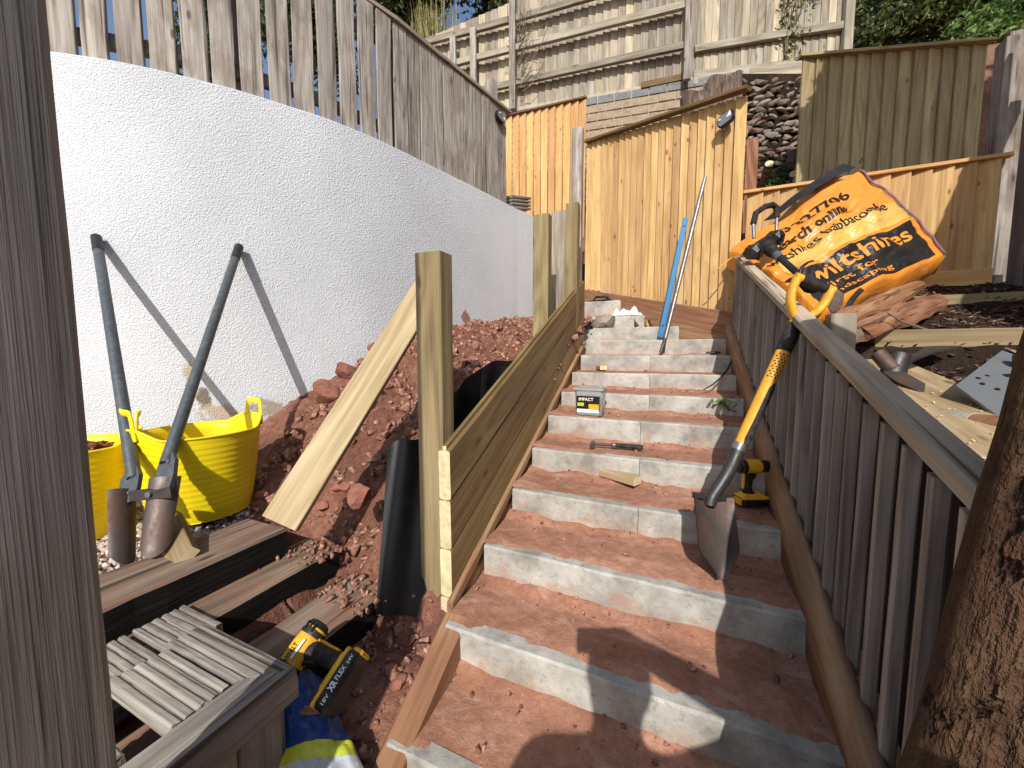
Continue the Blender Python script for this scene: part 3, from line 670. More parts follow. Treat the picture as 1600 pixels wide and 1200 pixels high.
def vert_wood(name,vs_,fs,mat,parent):
    """mesh whose local X points up, so the grain runs up the trunk"""
    mw=frame((0,0,1),(0,-1,0),sum((V(v) for v in vs_),V())/len(vs_)); inv=mw.inverted()
    return mobj(name,[inv@V(v) for v in vs_],fs,mat,parent,mw)
a_,f_=stumpgeo(DP(1125,215,4.05),DP(1128,128,4.05),.17,3); vert_wood('trunk',a_,f_,W['stump'],ts)
a_,f_=stumpgeo(DP(1092,215,4.0),DP(1084,152,4.0),.13,8); vert_wood('root_trunk',a_,f_,W['stump'],ts)
# ================================================================ the steps
YS=[-.15,.12,.39,.66,.93,1.2,1.472,1.731,1.997,2.271,2.546,2.812,3.075,3.28]
ZS=[.19,.305,.425,.545,.665,.79,.91,1.029,1.15,1.255,1.362,1.475,1.59,1.70]
st=empty('staircase',(-.1,.9,.5),'straight flight of concrete-edged steps filled with red earth','steps')
def riser(x0,x1,Y,zt,h,th=.05,n=22):
    rr=random.Random(int(Y*1000)+int(x0*100)); nn=max(2,int(n*(x1-x0)))
    vs_=[];fs=[]
    for i in range(nn+1):
        x=lerp(x0,x1,i/nn); c1=abs(rr.gauss(0,.0022)) if 0<i<nn else 0; c2=abs(rr.gauss(0,.0022))
        yo=.0015*math.sin(i*.7+Y*9)
        vs_+=[V((x,yo,-h)),V((x,yo,-.006-c2)),V((x,.004+c1+yo,-c1*.6)),V((x,th,-rr.uniform(0,.002))),V((x,th,-h))]
    for i in range(nn):
        for k in range(5): q=(k+1)%5; fs.append((i*5+k,(i+1)*5+k,(i+1)*5+q,i*5+q))
    fs.append((0,1,2,3,4)); fs.append(tuple(nn*5+k for k in (4,3,2,1,0)))
    m=sum(((v.x for v in vs_)),0)/len(vs_)
    return mobj('riser',[v-V((m,0,0)) for v in vs_],fs,MT['conc'],st,M.Translation((m,Y,zt)))
crP=[];crS=[]; rg=np.random.default_rng(21)
for i,(Y,Z) in enumerate(zip(YS,ZS)):
    a,b=XL(Y)-.0,XR(Y)+.0
    if i==13: b=OY(1080,510,Y).x
    if 6<=i<=11: mid=OY(1000 if i<9 else 1012,700,Y).x; riser(a,mid-.001,Y,Z,.2); riser(mid+.001,b,Y,Z+.002,.2)
    else: riser(a,b,Y,Z,.2)
    if i>=12: continue
    Y2=YS[i+1]; top=i>=10
    def tf(u,v,Y=Y,Y2=Y2,Z=Z,i=i):
        y=lerp(Y+.024+.02*nz(((u)*16,i*3.3,.5))+.008*nz((u*55,i*3.3,.5)),Y2+.01,v); x=lerp(XL(y)-.01,XR(y)+.02,u)
        n1=nz((x*3,y*6,i*3.1)); n2=nz((x*12,y*14,i)); 
        edge=sst(.0,.13,v)
        z=Z-.0035+edge*(.006+.010*n1+.004*n2)+ (.004 if i>9 else .018)*sst(.72,1.0,v)*(1+.9*nz((x*6,0,i*7))+.5*nz((x*17,y*9,i)))+.006*sst(.15,0,u)
        z+= .0022*nz((x*38,y*38,i))*edge
        if i>=10: z=Z-.003+.006*edge*(n1+.2)+.006*sst(.6,1,v)
        return V((x,y,z))
    g=MB(); g.grid(tf,90,26); g.build('tread',MT['tread'],st,smooth=True)
    nC=170 if i<10 else 40
    for k in range(nC):
        v=1-abs(rg.normal(0,.22)) if rg.random()<.6 else rg.random(); v=min(.98,max(.08,v)); u=rg.random()
        p=tf(u,v); s=.001+.010*rg.random()**7
        crP.append((p.x,p.y,p.z+s*.3)); crS.append((s,s*rg.uniform(.6,1),s*rg.uniform(.4,.8)))
tag(scatter('step_crumbs',np.array(crP),np.array(crS),MT['crumb'],'chip'),'scattered crumbs of red earth lying on the steps','earth',kind='stuff')
# winding top steps beyond the end of the cladding
for (yp,xr,zz,Yb) in ((492,1022,1.81,3.458),(466,985,1.965,3.60)):
    p0=OY(905,yp,Yb); p1=OY(xr,yp,Yb); riser(p0.x-.25,p1.x,Yb,zz,.2)
for (zz,y0,y1,x0,x1) in ((1.588,3.12,3.29,-.95,.26),(1.698,3.325,3.465,-1.2,.05),(1.808,3.505,3.61,-1.2,-.2),(1.963,3.645,3.95,-1.2,-.4)):
    g=MB(); g.box(((x0+x1)/2,(y0+y1)/2,zz-.1),(x1-x0,y1-y0,.19),ch=.004); g.build('tread_slab',MT['conc'],st)
# landing at the foot, where the photographer stands
g=MB(); g.grid(lambda u,v:V((lerp(-1.2,1.3,u),lerp(-3.2,-.1,v),.07+.008*nz((u*9,v*9,2)))),30,30); tag(g.build('path',MT['tread'],smooth=True),kind='structure')
# ---- tongue-and-groove cladding on the left of the steps
def cl(Y,z,off=0.): return V((-.684-.034*(Y-1.028)+off,Y,z))
SL=.433; CA=1/math.sqrt(1+SL*SL)
cw=empty('cladding_wall',cl(1.03,.65),'sloping tongue-and-groove board wall with pale cut ends left of the steps','cladding')
hb=.167
for k in range(5):
    zt=1.18-hb*k; y1=3.05
    zc=zt-hb/2
    plank('board',cl(1.028,zc,-.0225),cl(y1,zc+SL*(y1-1.028),-.0225),hb*CA-.0035,.043,(1,0,0),W['clad'],cw,end=W['cut'],ch=.005,n=10,cut0=SL,cut1=SL,jit=.0006)
    if k<4:
        o=plank('tongue',cl(1.03,zt-hb,-.0225),cl(y1-.002,zt-hb+SL*(y1-1.03),-.0225),.02,.014,(1,0,0),W['clad'],cw,end=W['cut'],cut0=SL,cut1=SL,ch=.001)
plank('tongue',cl(1.03,1.185,-.0225),cl(3.048,1.185+SL*2.018,-.0225),.016,.014,(1,0,0),W['clad'],cw,end=W['cut'],cut0=SL,cut1=SL,ch=.001)
plank('end_post',cl(3.085,1.3,-.03),cl(3.085,2.06,-.03),.05,.05,(1,0,0),W['clad'],cw)
bt=plank('trim_batten',cl(.995,.672,.012),cl(3.05,.672+SL*2.055+.01,.012),.032,.022,(1,0,0),W['stringer'],cw,cut0=SL,cut1=SL,jit=.0012,n=10)
plank('side_board',cl(.99,.585,.010),cl(3.05,.585+SL*2.06,.010),.125,.012,(1,0,0),W['brownb'],cw,cut0=SL,cut1=SL,n=8,jit=.001)
# ---- posts
def post(name,px,pr,top,Y,bot,mat,label,dy=.075,cat='post',ptop=None,group=None):
    a=OY(px,top,Y); b=OY(pr,top,Y); x=(a.x+b.x)/2
    o=plank(name,(x,Y+dy/2,bot),(x,Y+dy/2,a.z),b.x-a.x,dy,(0,-1,0),mat,None,ch=.004,n=10,jit=.0008); return tag(o,label,cat,group)
mp=post('fence_post',647,686.5,396,1.05,.50,W['green'],'thick green-brown timber post standing alone at the near end of the cladding')
g=MB(); p=OY(668,920,1.05)
def cem(u,v):
    x=lerp(-.831,-.728,u); top=.62+.028*nz((u*4,3,1))+.02*nz((u*11,7,1)); return V((x,1.0475-.002*(1-v),lerp(.5,top,v)))
g.grid(cem,14,3); tag(g.build('cement_splash',MT['conc'],mp),'pale cement dried on the post foot')
post('fence_post',833,857,336,2.48,1.55,W['green'],'green treated post rising beside the end of the white wall',.075)
post('fence_post',862,884,331,2.95,1.6,W['silver'],'wide pale grey old board post between two green posts',.06)
post('fence_post',884,903,318,2.80,1.6,W['green'],'shorter green treated post touching the tall grey post',.07)
post('fence_post',893.5,910,201,3.16,1.6,W['grey'],'tallest slim grey post at the far end of the cladding',.06)
# deck boards stacked on the end of the white wall
dk=empty('decking_stack',DP(812,320,3.75),'small stack of grooved grey decking boards on the wall end','decking')
for k in range(4):
    a=DP(800,327-k*5.5,3.72); b=DP(829,330-k*5.5,4.0); plank('deck_board',a+V((-.05,.0,.02)),b+V((-.05,0,.02)),.12,.022,(0,0,1),W['deck'],dk)
# ---- balustrade on the right of the steps
def bx_(Y): return .372-.034*(Y-.8)
def rz(Y): return 1.345+.355*(Y-.8)
def sz(Y): return .70+.432*(Y-.8)
ba=empty('balustrade',(bx_(1.8),1.8,1.1),'dark weathered slatted balustrade with worn rail on the right of the steps','balustrade')
plank('hand_rail',(bx_(.62)+.006,.62,rz(.62)-.012),(bx_(3.1)+.006,3.1,rz(3.1)-.012),.056,.036,(0,0,1),W['rail'],ba,ch=.008,n=14,jit=.0012)
Y=.42;k=0
while Y<3.06:
    if k%2==0:
        plank('slat',(bx_(Y)+.0,Y,sz(Y)-.02),(bx_(Y),Y,rz(Y)-.045),.037*RND.uniform(.93,1.05),.024,(-1,0.25,0),W['grey_dk'],ba,n=5,jit=.001)
    else:
        plank('back_slat',(bx_(Y)+.045,Y,sz(Y)-.02),(bx_(Y)+.045,Y,rz(Y)-.045),.05,.018,(-1,0,0),W['grey_recess_shade'],ba,n=3,jit=.0008)
    Y+=.0395;k+=1
# worn stringer with a wavy upper edge
vs_=[];fs=[];nn=70
for i in range(nn+1):
    Y=lerp(.3,3.1,i/nn); zt=sz(Y)+.022+.010*nz((Y*7,0,3))+.008*((Y*6.3)%1); w_=.028+.004*nz((Y*9,2,1))
    x=bx_(Y)-.034
    vs_+=[V((x-.006,Y,zt-.20)),V((x-.012,Y,zt-.05)),V((x-.006,Y,zt-.012)),V((x+.012,Y,zt)),V((x+w_,Y,zt-.012)),V((x+w_,Y,zt-.2))]
for i in range(nn):
    for k in range(6): q=(k+1)%6; fs.append((i*6+q,(i+1)*6+q,(i+1)*6+k,i*6+k))
fs.append(tuple(range(6))); fs.append(tuple(nn*6+k for k in range(5,-1,-1)))
mw=frame((0,1,.43),(-1,0,0),(bx_(1.7),1.7,1.05)); iv=mw.inverted()
o=mobj('stringer',[iv@v for v in vs_],[tuple(reversed(f)) for f in fs],W['stringer'],ba,mw,True)
for Yp in (1.56,2.9): plank('post',(bx_(Yp)+.10,Yp,sz(Yp)-.1),(bx_(Yp)+.10,Yp,rz(Yp)+.005),.065,.065,(0,-1,0),W['silver'],ba)
# ---- bark beds to the right of the balustrade
def HR(X,Y): 
    z=interp(Y,[-1,.4,.8,2.06,2.1,2.76,2.8,3.3,3.5],[1.0,1.1,1.2,1.43,1.53,1.72,1.76,1.9,1.92])
    z=lerp(sz(Y)+.16,z,sst(.36,.5,X)) 
    return z+.018*nz((X*6,Y*6,4))+.014*nz((X*18,Y*18,7))
g=MB(); g.grid(lambda u,v:(lambda X,Y:V((X,Y,HR(X,Y))))(lerp(.43,1.9,u),lerp(-1,3.42,v)),90,140); tag(g.build('bark_bed',MT['dark_soil'],smooth=True),kind='structure')
P=[];S=[]; rg=np.random.default_rng(9)
while len(P)<6500:
    X=rg.uniform(.5,1.68);Y=rg.uniform(.9,3.32); s=.006+.026*rg.random()**2.2
    P.append((X,Y,HR(X,Y)+.004)); S.append((s,s*rg.uniform(.15,.4),s*rg.uniform(.06,.18)))
tag(scatter('bark_mulch',np.array(P),np.array(S),MT['chip'],'chip',flat=.35,rng=rg),'dark bark chippings mulching the terraced beds','mulch',kind='stuff')
tag(plank('bed_sleeper',(.98,2.83,1.745),(1.68,2.83,1.75),.10,.06,(0,-1,0),W['green'],None,n=6,jit=.001),'pale green sleeper edging the upper bark bed','sleeper')
tag(plank('bed_sleeper',(.72,2.13,1.535),(1.68,2.13,1.535),.11,.06,(0,-1,0),W['green'],None,n=6,jit=.001),'longer pale green sleeper edging the middle bark bed','sleeper')
# flat timbers along the back of the balustrade
a0,a1=V((.555,.45,1.19)),V((.665,2.08,1.44))
tag(plank('edging_timber',a0,a1,.27,.06,(0,-.15,1),W['pale'],None,n=8,jit=.001),'broad flat new timber lying beside the balustrade rail, strewn with shavings','timber')
P=[];S=[]
for k in range(420):
    t_=rg.random(); p=a0.lerp(a1,t_)+V((rg.uniform(-.13,.13),0,.034)); s=.0015+.005*rg.random()**4
    P.append(tuple(p)); S.append((s,s*.4,s*.25))
tag(scatter('wood_shavings',np.array(P),np.array(S),MT['shav'],'chip',flat=.3,rng=rg),'pale wood shavings on the flat timber','shavings',kind='stuff')
# ---- railway sleepers forming garden steps on the left
def sleeper(x0,x1,y0,y1,zt,h,label,a=0.):
    e=empty('railway_sleeper',((x0+x1)/2,(y0+y1)/2,zt-h),label,'sleeper','railway sleepers stepping down on the left')
    L=y1-y0; wd=x1-x0; vs_,fs,_=pk_geo(L,wd,h,ch=.006,n=14,jit=.002,seed=int(x0*100)%97)
    mw=frame((a,1,0),(0,0,1),((x0+x1)/2,(y0+y1)/2,zt-h/2)); 
    mi=[]
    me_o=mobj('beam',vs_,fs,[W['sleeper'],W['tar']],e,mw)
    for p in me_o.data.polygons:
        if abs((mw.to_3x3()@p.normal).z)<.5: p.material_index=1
    return e
sleeper(-1.545,-1.318,-.1,.90,.85,.13,'highest old tarred railway sleeper, beside the yellow tubs')
sleeper(-1.375,-1.19,-.1,1.015,.752,.12,'middle old tarred railway sleeper, under the foot of the leaning plank')
sleeper(-1.14,-.948,-.1,1.035,.652,.12,'lowest old tarred railway sleeper, nearest the green post')
# ---- edging timber along the foot of the steps
tag(plank('edging_board',(-.633,1.0,.615),(-.585,.28,.30),.13,.075,(1,0,0),W['brownb'],None,n=10,jit=.002,ch=.006),'muddy brown timber edging the left side of the lowest steps','timber')
# ---- near left post
pa=DP(118,600,.42); tp0=(pa-CAM).xy.to_3d().normalized(); fc0=(-tp0-V((-tp0.y,tp0.x,0))*-.12).normalized(); ta0=V((tp0.y,-tp0.x,0)); ta0=ta0 if ta0.dot(rt)>0 else -ta0; fc0=(-tp0+ta0*.12).normalized(); pc0=(pa-ta0*.06+tp0*.05).xy.to_3d()
q=plank('timber_post',pc0+V((0,0,.2)),pc0+V((0,0,2.6)),.12,.1,fc0,W['postl'],None,n=24,jit=.0012,ch=.006)
tag(q,'weathered grey-brown timber post filling the left edge of the picture','post')
# ---- near right rotten post
A_=DP(1384,1180,.40);B_=DP(1562,575,.40); dd=(B_-A_).normalized(); e_=rt*.985-fw*.17
nn=22;ns=20; vs_=[];fs=[]
base=A_-dd*.75; mw=frame(dd,-ray(1490,900),base+dd*.6); iv=mw.inverted()
yl=V((mw[0][1],mw[1][1],mw[2][1])); sg=1 if yl.dot(rt)>0 else -1
for i in range(nn+1):
    for k in range(ns):
        a=2*math.pi*k/ns; c,s_=math.cos(a),math.sin(a); q=max(abs(c),abs(s_))**.75
        w_=.085*(1+.07*nz((c*1.5,s_*1.5,i*.5))+.03*nz((c*5,s_*5,i*1.6)))
        vs_.append((i/nn*1.9-.6,(c/q*w_+.085+.008)*sg,(s_/q*w_-.085)))
for i in range(nn):
    for k in range(ns):
        q=(k+1)%ns; f=(i*ns+k,i*ns+q,(i+1)*ns+q,(i+1)*ns+k); fs.append(f if sg>0 else tuple(reversed(f)))
fs.append(tuple(range(ns))); fs.append(tuple(nn*ns+k for k in range(ns)))
rp=mobj('rotten_post',vs_,fs,W['rot'],None,mw,True); tag(rp,'rotting brown post with dark knot holes leaning at the lower right','post')
# ---- planter with grooved decking lid
pz=.80; PX1=-.768; PY1=.535; PX0=-1.262; PY0=-.25
pb=empty('decked_planter',((PX0+PX1)/2,.15,.3),'weathered box with broken grooved decking top at the lower left','planter')
def grooved(name,a,b,w,t,cut0=0,cut1=0,seed=0,gr=5):
    """decking board along local X with real grooves across its top"""
    a=V(a);b=V(b);L=(b-a).length; prof=[(-w/2,-t)];
    for k in range(gr):
        y0=-w/2+w*k/gr; y1=-w/2+w*(k+1)/gr; d=w/gr
        prof+=[(y0+d*.10,-.004),(y0+d*.26,0.),(y1-d*.26,0.),(y1-d*.10,-.004)]
    prof+=[(w/2,-t)]; n=10; m=len(prof); rr=random.Random(seed); vs_=[];fs=[]
    for i in range(n+1):
        for (y,z) in prof:
            u=i/n; x=-L/2+L*u+lerp(cut0,cut1,u)*y; x+=(rr.uniform(-.004,.004) if i in (0,n) else 0)
            vs_.append((x,y,z+rr.uniform(-.0007,.0007)))
    for i in range(n):
        for k in range(m): q=(k+1)%m; fs.append((i*m+k,(i+1)*m+k,(i+1)*m+q,i*m+q))
    fs.append(tuple(range(m))); fs.append(tuple(n*m+k for k in range(m-1,-1,-1)))
    return mobj(name,vs_,fs,W['deck'],pb,frame(b-a,(0,0,1),(a+b)/2))
fwid=.085
grooved('frame_board',(PX1-fwid/2,PY0,pz),(PX1-fwid/2,PY1-fwid/2,pz),fwid,.03,0,-1,1,4)
grooved('lid_board',(-1.115,PY1-fwid/2,pz-.001),(PX1-fwid/2-.002,PY1-fwid/2,pz-.001),fwid,.03,.15,1,2,4)
grooved('lid_board',(-1.105,PY1-fwid-.056,pz-.003),(PX1-fwid-.004,PY1-fwid-.056,pz-.003),.108,.03,.12,0,3,5)
grooved('lid_board',(-1.03,PY1-.30,pz-.012),(PX1-fwid-.03,PY1-.305,pz-.006),.115,.03,0,0,4,5)
for k in range(3): grooved('lid_board',(-1.30,PY1-.02-.13*k,pz-.03),(-1.12,PY1-.02-.13*k,pz-.03),.12,.03,0,0,9+k,6)
for k in range(3): grooved('lid_board',(-1.30,PY1-.48-.13*k,pz-.002),(PX1-fwid-.008,PY1-.48-.13*k,pz-.002),.12,.03,0,0,19+k,6)
plank('fascia',(PX1-.012,PY0,pz-.052),(PX1-.012,PY1,pz-.052),.05,.022,(1,0,0),W['deck'],pb,n=10,jit=.0015)
plank('fascia',(PX0,PY1-.012,pz-.055),(PX1-.03,PY1-.012,pz-.055),.05,.022,(0,1,0),W['deck'],pb,n=8,jit=.0015)
for k in range(5): plank('side_board',(PX1-.045,PY1-.06-.1*k,.25),(PX1-.045,PY1-.06-.1*k,pz-.08),.097,.02,(1,0,0),W['deck'],pb,n=4,jit=.001)
plank('inner_bearer',(PX1-fwid-.03,PY0,pz-.07),(PX1-fwid-.03,PY1-.03,pz-.07),.06,.04,(0,0,1),W['tar'],pb); plank('inner_bearer',(-1.11,PY0,pz-.075),(-1.11,PY1-.03,pz-.075),.06,.04,(0,0,1),W['tar'],pb)
plank('leg',(PX1-.085,PY1-.06,.25),(PX1-.085,PY1-.06,pz-.08),.07,.07,(0,1,0),W['deck'],pb)
# ================================================================ things lying about
def tub(c,zb,R0,R1,h,ax,label,name='flexible_tub'):
    e=empty(name,(c.x,c.y,zb),label,'tub','yellow garden tubs by the white wall'); th=math.atan2(ax.y,ax.x); n=72
    def hump(a):
        d=abs(math.cos(a-th)); return .04*sst(.70,.97,d)
    prof=[]; NV=44
    def pt(v,a,inn):
        r=lerp(R0,R1,v**.85)-(.006 if inn else 0); zz=v*(h+hump(a)*v)
        if not inn and .12<v<.93: r+=.0016*math.sin(v*2*math.pi*15)
        sq=1+.05*math.cos(2*(a-th))*v
        return V((c.x+r*sq*math.cos(a),c.y+r*sq*math.sin(a),zb+(.006 if inn else 0)*(1-v)+zz))
    vs_=[];fs=[]
    rows=[(.0,'c')]+[(j/NV,0) for j in range(NV+1)]+[(1-j/12,1) for j in range(13)]
    for v,k in rows:
        for i in range(n):
            a=2*math.pi*i/n
            vs_.append(V((c.x,c.y,zb)) if k=='c' else pt(v,a,k==1))
    vs_+= [V((c.x,c.y,zb+.008))]*1
    N=len(rows)
    for j in range(N-1):
        for i in range(n):
            q=(i+1)%n; fs.append((j*n+i,j*n+q,(j+1)*n+q,(j+1)*n+i) if j else (i,n+q,n+i))
    for i in range(n): fs.append(((N-1)*n+i,(N-1)*n+(i+1)%n,len(vs_)-1))
    fs=[f if j>=n else tuple(reversed(f)) for j,f in enumerate(fs)]
    o=mobj('body',vs_,fs,MT['yellow'],e,None,True)
    for s_ in (0,math.pi):
        pts=[]; k=.33
        for q in range(17):
            u=q/16; a=th+s_+lerp(-k,k,u); hgt=.062*min(1,(1-abs(2*u-1))*5.); b=pt(1,a,False)
            sq=R1*(1+.05)-.003
            pts.append(V((c.x+sq*math.cos(a),c.y+sq*math.sin(a),zb+h+.03+hgt*1.15-.03*(hgt<.02))))
        g=MB(); g.tube(pts,[(.005,.013)]*17,10,flat=(math.cos(th+s_),math.sin(th+s_),0)); autosmooth(g.build('handle',MT['yellow'],e),50)
    rim=[pt(1,2*math.pi*i/n,False) for i in range(n+1)]
    g=MB(); g.tube(rim,.0045,8,cap=False); g.build('rim',MT['yellow'],e,True)
    return e,pt
hz=lambda v:V((v.x,v.y,0))
fwh=hz(fw).normalized()
c1=DP(311,690,1.58); tub(c1,.845,.165,.21,.335,rt*.55+fwh*.83,'yellow flexible tub standing empty against the white wall')
c2=DP(88,740,1.42); t2,pt2=tub(c2,.82,.18,.225,.33,rt*.72+fwh*.69,'yellow flexible tub holding split bark, half hidden by the near post')
rg=np.random.default_rng(31); P=[];S=[]
for k in range(420):
    a=rg.uniform(0,6.28); r=.165*math.sqrt(rg.random()); s=.012+.055*rg.random()**2
    P.append((c2.x+r*math.cos(a),c2.y+r*math.sin(a),1.05+.07*(1-(r/.2)**2)+rg.uniform(-.05,.05))); S.append((s,s*.3,s*.22))
tag(scatter('split_bark',np.array(P),np.array(S),MT['redchip'],'chip',flat=.5,rng=rg),'heap of split reddish bark filling the left yellow tub','bark',kind='stuff')
# ---- post-hole digger
dg=empty('post_hole_digger',DP(215,880,1.2),'two-handled steel post-hole digger leaning on the white wall','digger')
def scoop(top,bot,face,w,label=None,flip=1):
    top=V(top);bot=V(bot); ax=(bot-top); L=ax.length; mw=frame(ax,face,top); nu,nv=12,14; g=MB()
    for off,rev in ((0,False),(-.004,True)):
        def f(u,v):
            a=(u-.5)*2.3; k=1-.55*sst(.72,1.,v)*(abs(u-.5)*2)**2*1.0; r=w*(1.0-.12*v)
            return V((L*(v-.16*sst(.6,1,v)*(abs(u-.5)*2)**2),(r+off)*math.sin(a)*1.0,(r+off)*math.cos(a)*.75-r*.55))
        st_=len(g.f); g.grid(f,nu,nv)
        if rev: g.f[st_:]=[tuple(reversed(q)) for q in g.f[st_:]]
    m=(nu+1)*(nv+1)
    bd=[i for i in range(nu+1)]+[(nu+1)*j+nu for j in range(1,nv+1)]+[(nu+1)*nv+i for i in range(nu-1,-1,-1)]+[(nu+1)*j for j in range(nv-1,0,-1)]
    for a,b in zip(bd,bd[1:]+bd[:1]): g.f.append((a,a+m,b+m,b)); g.m.append(0)
    return autosmooth(g.build('blade',MT['rust'],dg,mw=mw),50)
tL=WH(157,374,.024);bL=DP(208,735,1.32);tR=WH(374,388,.024);bR=DP(264,712,1.34)
for a,b in ((tL,bL),(tR,bR)):
    d=(b-a).normalized(); g=MB(); g.tube([a-d*.004,a+d*.004,a.lerp(b,.5),b+d*.03],[.015,.019,.019,.020],14); h_=autosmooth(g.build('handle',MT['pipe'],dg),50)
    g=MB(); g.tube([a-d*.006,a+d*.10],[.0205,.0205],14); autosmooth(g.build('grip_sleeve',MT['black'],h_),50)
nL=DP(200,782,1.27);nR=DP(258,765,1.27)
for a,b in ((bL,nL),(bR,nR)):
    mw=frame(b-a,-fw,(a+b)/2); L=(b-a).length
    g=MB(); g.prism([(-L*.55,-.02),(-L*.25,-.034),(L*.2,-.034),(L*.6,-.022),(L*.6,.022),(L*.2,.034),(-L*.25,.034),(-L*.55,.02)],.014,mw=mw); g.build('neck_plate',MT['pipe'],dg)
    g=MB()
    for x in (-.25,.3):
        g.tube([mw@V((L*x,.012,-.012)),mw@V((L*x,.012,.013))],.006,8)
    g.build('rivet',MT['galv'],dg)
scoop(DP(196,765,1.28),DP(196,884,1.19),rt*1.-fw*.15,.05)
scoop(DP(256,745,1.28),DP(237,872,1.2),-fw*.9+rt*.35,.048)
a,b=DP(203,777,1.245),DP(268,768,1.245); g=MB(); mw=frame(b-a,-fw,(a+b)/2); L=(b-a).length
g.prism([(-L*.5,-.012),(-L*.1,-.016),(L*.1,-.014),(L*.5,-.02),(L*.5,.018),(L*.1,.012),(-L*.1,.02),(-L*.5,.02)],.007,mw=mw); g.build('hinge_link',MT['iron'],dg)
g=MB(); g.tube([mw@V((0,.002,-.01)),mw@V((0,.002,.012))],.009,10); g.build('hinge_bolt',MT['galv'],dg)
# ---- boards
tag(plank('timber_offcut',DP(262,815,1.36),DP(288,876,1.20),.085,.032,V((.3,-.8,.6)),W['green'],None,end=W['cut'],ch=.003),'short treated timber offcut propped behind the digger blades','offcut')
pa_,pb_=DP(438,818,1.29),DP(682,428,1.78); tc_=(CAM-(pa_+pb_)/2).normalized()
lp=plank('leaning_plank',pa_,pb_,.128,.03,tc_-rt*.34+V((0,0,.25)),W['pale'],None,end=W['cut'],ch=.003,n=10); tag(lp,'pale planed plank leaning up behind the green post','plank')
# ---- black damp-proof sheets
def sheet(fn,nu,nv,label,name='damp_proof_sheet'):
    g=MB(); g.grid(fn,nu,nv); st_=len(g.f); g.grid(lambda u,v:fn(u,v)+V((.0,.003,0)),nu,nv); g.f[st_:]=[tuple(reversed(q)) for q in g.f[st_:]]
    o=g.build(name,MT['film'],None,True); return tag(o,label,'sheet')
Q=[DP(606,698,1.42),DP(668,676,1.47),DP(586,958,1.30),DP(668,965,1.34)]
def sh1(u,v):
    p=(Q[0].lerp(Q[1],u)).lerp(Q[2].lerp(Q[3],u),v); return p+fw*(-.004*math.sin(u*math.pi)*(1-.3*v))+fw*.008*math.sin(u*9+v*3)+V((0,0,.012*math.sin(u*6)*(1-v)))
sheet(sh1,18,24,'black plastic sheet standing upright left of the green post')
def sh2(u,v):
    Y=lerp(1.12,1.70,u); zt=1.225+.433*(Y-1.028)+.04*math.sin(u*3.0)-.05*u+.012*math.sin(u*11); return V((-.775-.034*(Y-1.2)-.05*math.sin(u*4.)*(1-v)-.01*math.sin(u*17+v*4),Y,lerp(zt,zt-.5,v)))
sheet(sh2,40,14,'black plastic sheet tucked behind the sloping cladding boards')
# ---- lumps of red sandstone on the bank
rocks=[(505,612,1.93,.085,'largest pointed red sandstone lump against the white wall'),(540,578,2.05,.075,'red sandstone block behind the largest lump, by the wall'),(553,606,1.88,.05,'small red rock between two blocks and the leaning plank'),(690,598,1.75,.06,'red rock showing just behind the green post'),(585,545,2.15,.045,'small stone beside the upper edge of the leaning plank'),(560,772,1.42,.06,'broken red stone half buried left of the black sheet')]
for k,(x,y,d,s_,lab) in enumerate(rocks):
    rv,rf=rock_geo(200+k,3,(s_,s_*.8,s_*.85),.3); p=DP(x,y,d)
    tag(mobj('red_rock',rv,rf,MT['redrock'],None,M.Translation(p)@M.Rotation(k*1.3,4,'Z')),lab,'rock','rocks on the earth bank')
for k in range(26):
    x=RND.uniform(440,640);y=RND.uniform(640,860)
    X=RND.uniform(-1.75,-.85);Y=RND.uniform(1.0,2.6)
    if X<wallx(Y)+.06: X=wallx(Y)+.08
    s_=RND.uniform(.018,.042); rv,rf=rock_geo(300+k,2,(s_,s_*.8,s_*.7),.35)
    tag(mobj('red_stone',rv,rf,MT['redrock'],None,M.Translation((X,Y,HL(X,Y)+s_*.25))@M.Rotation(k,4,'Z')),'one of the small red stones strewn over the earth bank','stone','small stones on the earth bank')
for k in range(12):
    X=RND.uniform(-.93,-.72);Y=RND.uniform(.55,1.0); s_=RND.uniform(.014,.034); rv,rf=rock_geo(340+k,2,(s_,s_*.8,s_*.7),.35)
    tag(mobj('red_stone',rv,rf,MT['redrock'],None,M.Translation((X,Y,HL(X,Y)+s_*.25))@M.Rotation(k,4,'Z')),'one of the small red stones below the green post','stone','small stones at the post foot')
# ---- shovel
sh=empty('shovel',OZ(1120,905,.80),'yellow and black D-handled shovel leaning on the balustrade rail','shovel')
tip=OY(1121,905,1.30); nk=OY(1108,778,1.40); col=OY(1155,698,1.47); mid_=OY(1224,548,1.56); grp=OY(1241,512,1.585); top_=OY(1268,452,1.615)
def bez(p,n=14):
    out=[]; m=len(p)-1
    for i in range(n+1):
        t_=i/n; out.append(sum((p[k]*(math.comb(m,k)*(1-t_)**(m-k)*t_**k) for k in range(m+1)),V()))
    return out
g=MB(); g.tube(bez([nk+(tip-nk)*.10,nk+V((.0,0,.012)),nk+(col-nk)*.35+V((.02,0,-.012)),col]),[lerp(.019,.021,i/14) for i in range(15)],14); autosmooth(g.build('socket',MT['iron'],sh),50)
g=MB(); d=(mid_-col).normalized(); g.tube([col-d*.012,col+d*.012],.0225,16); autosmooth(g.build('ferrule',MT['galv'],sh),50)
g=MB(); g.tube([col+d*.01,col.lerp(mid_,.3),col.lerp(mid_,.7),mid_],[(.019,.019),(.0205,.0205),(.021,.021),(.021,.021)],18); shaft=autosmooth(g.build('shaft',MT['orangepl'],sh),50)
g=MB(); nf=(CAM-col).normalized(); side=(rt-d*rt.dot(d)).normalized()
in_=[col.lerp(mid_,.02+.66*i/10)+(nf*.75+side*.62).normalized()*.0145 for i in range(11)]
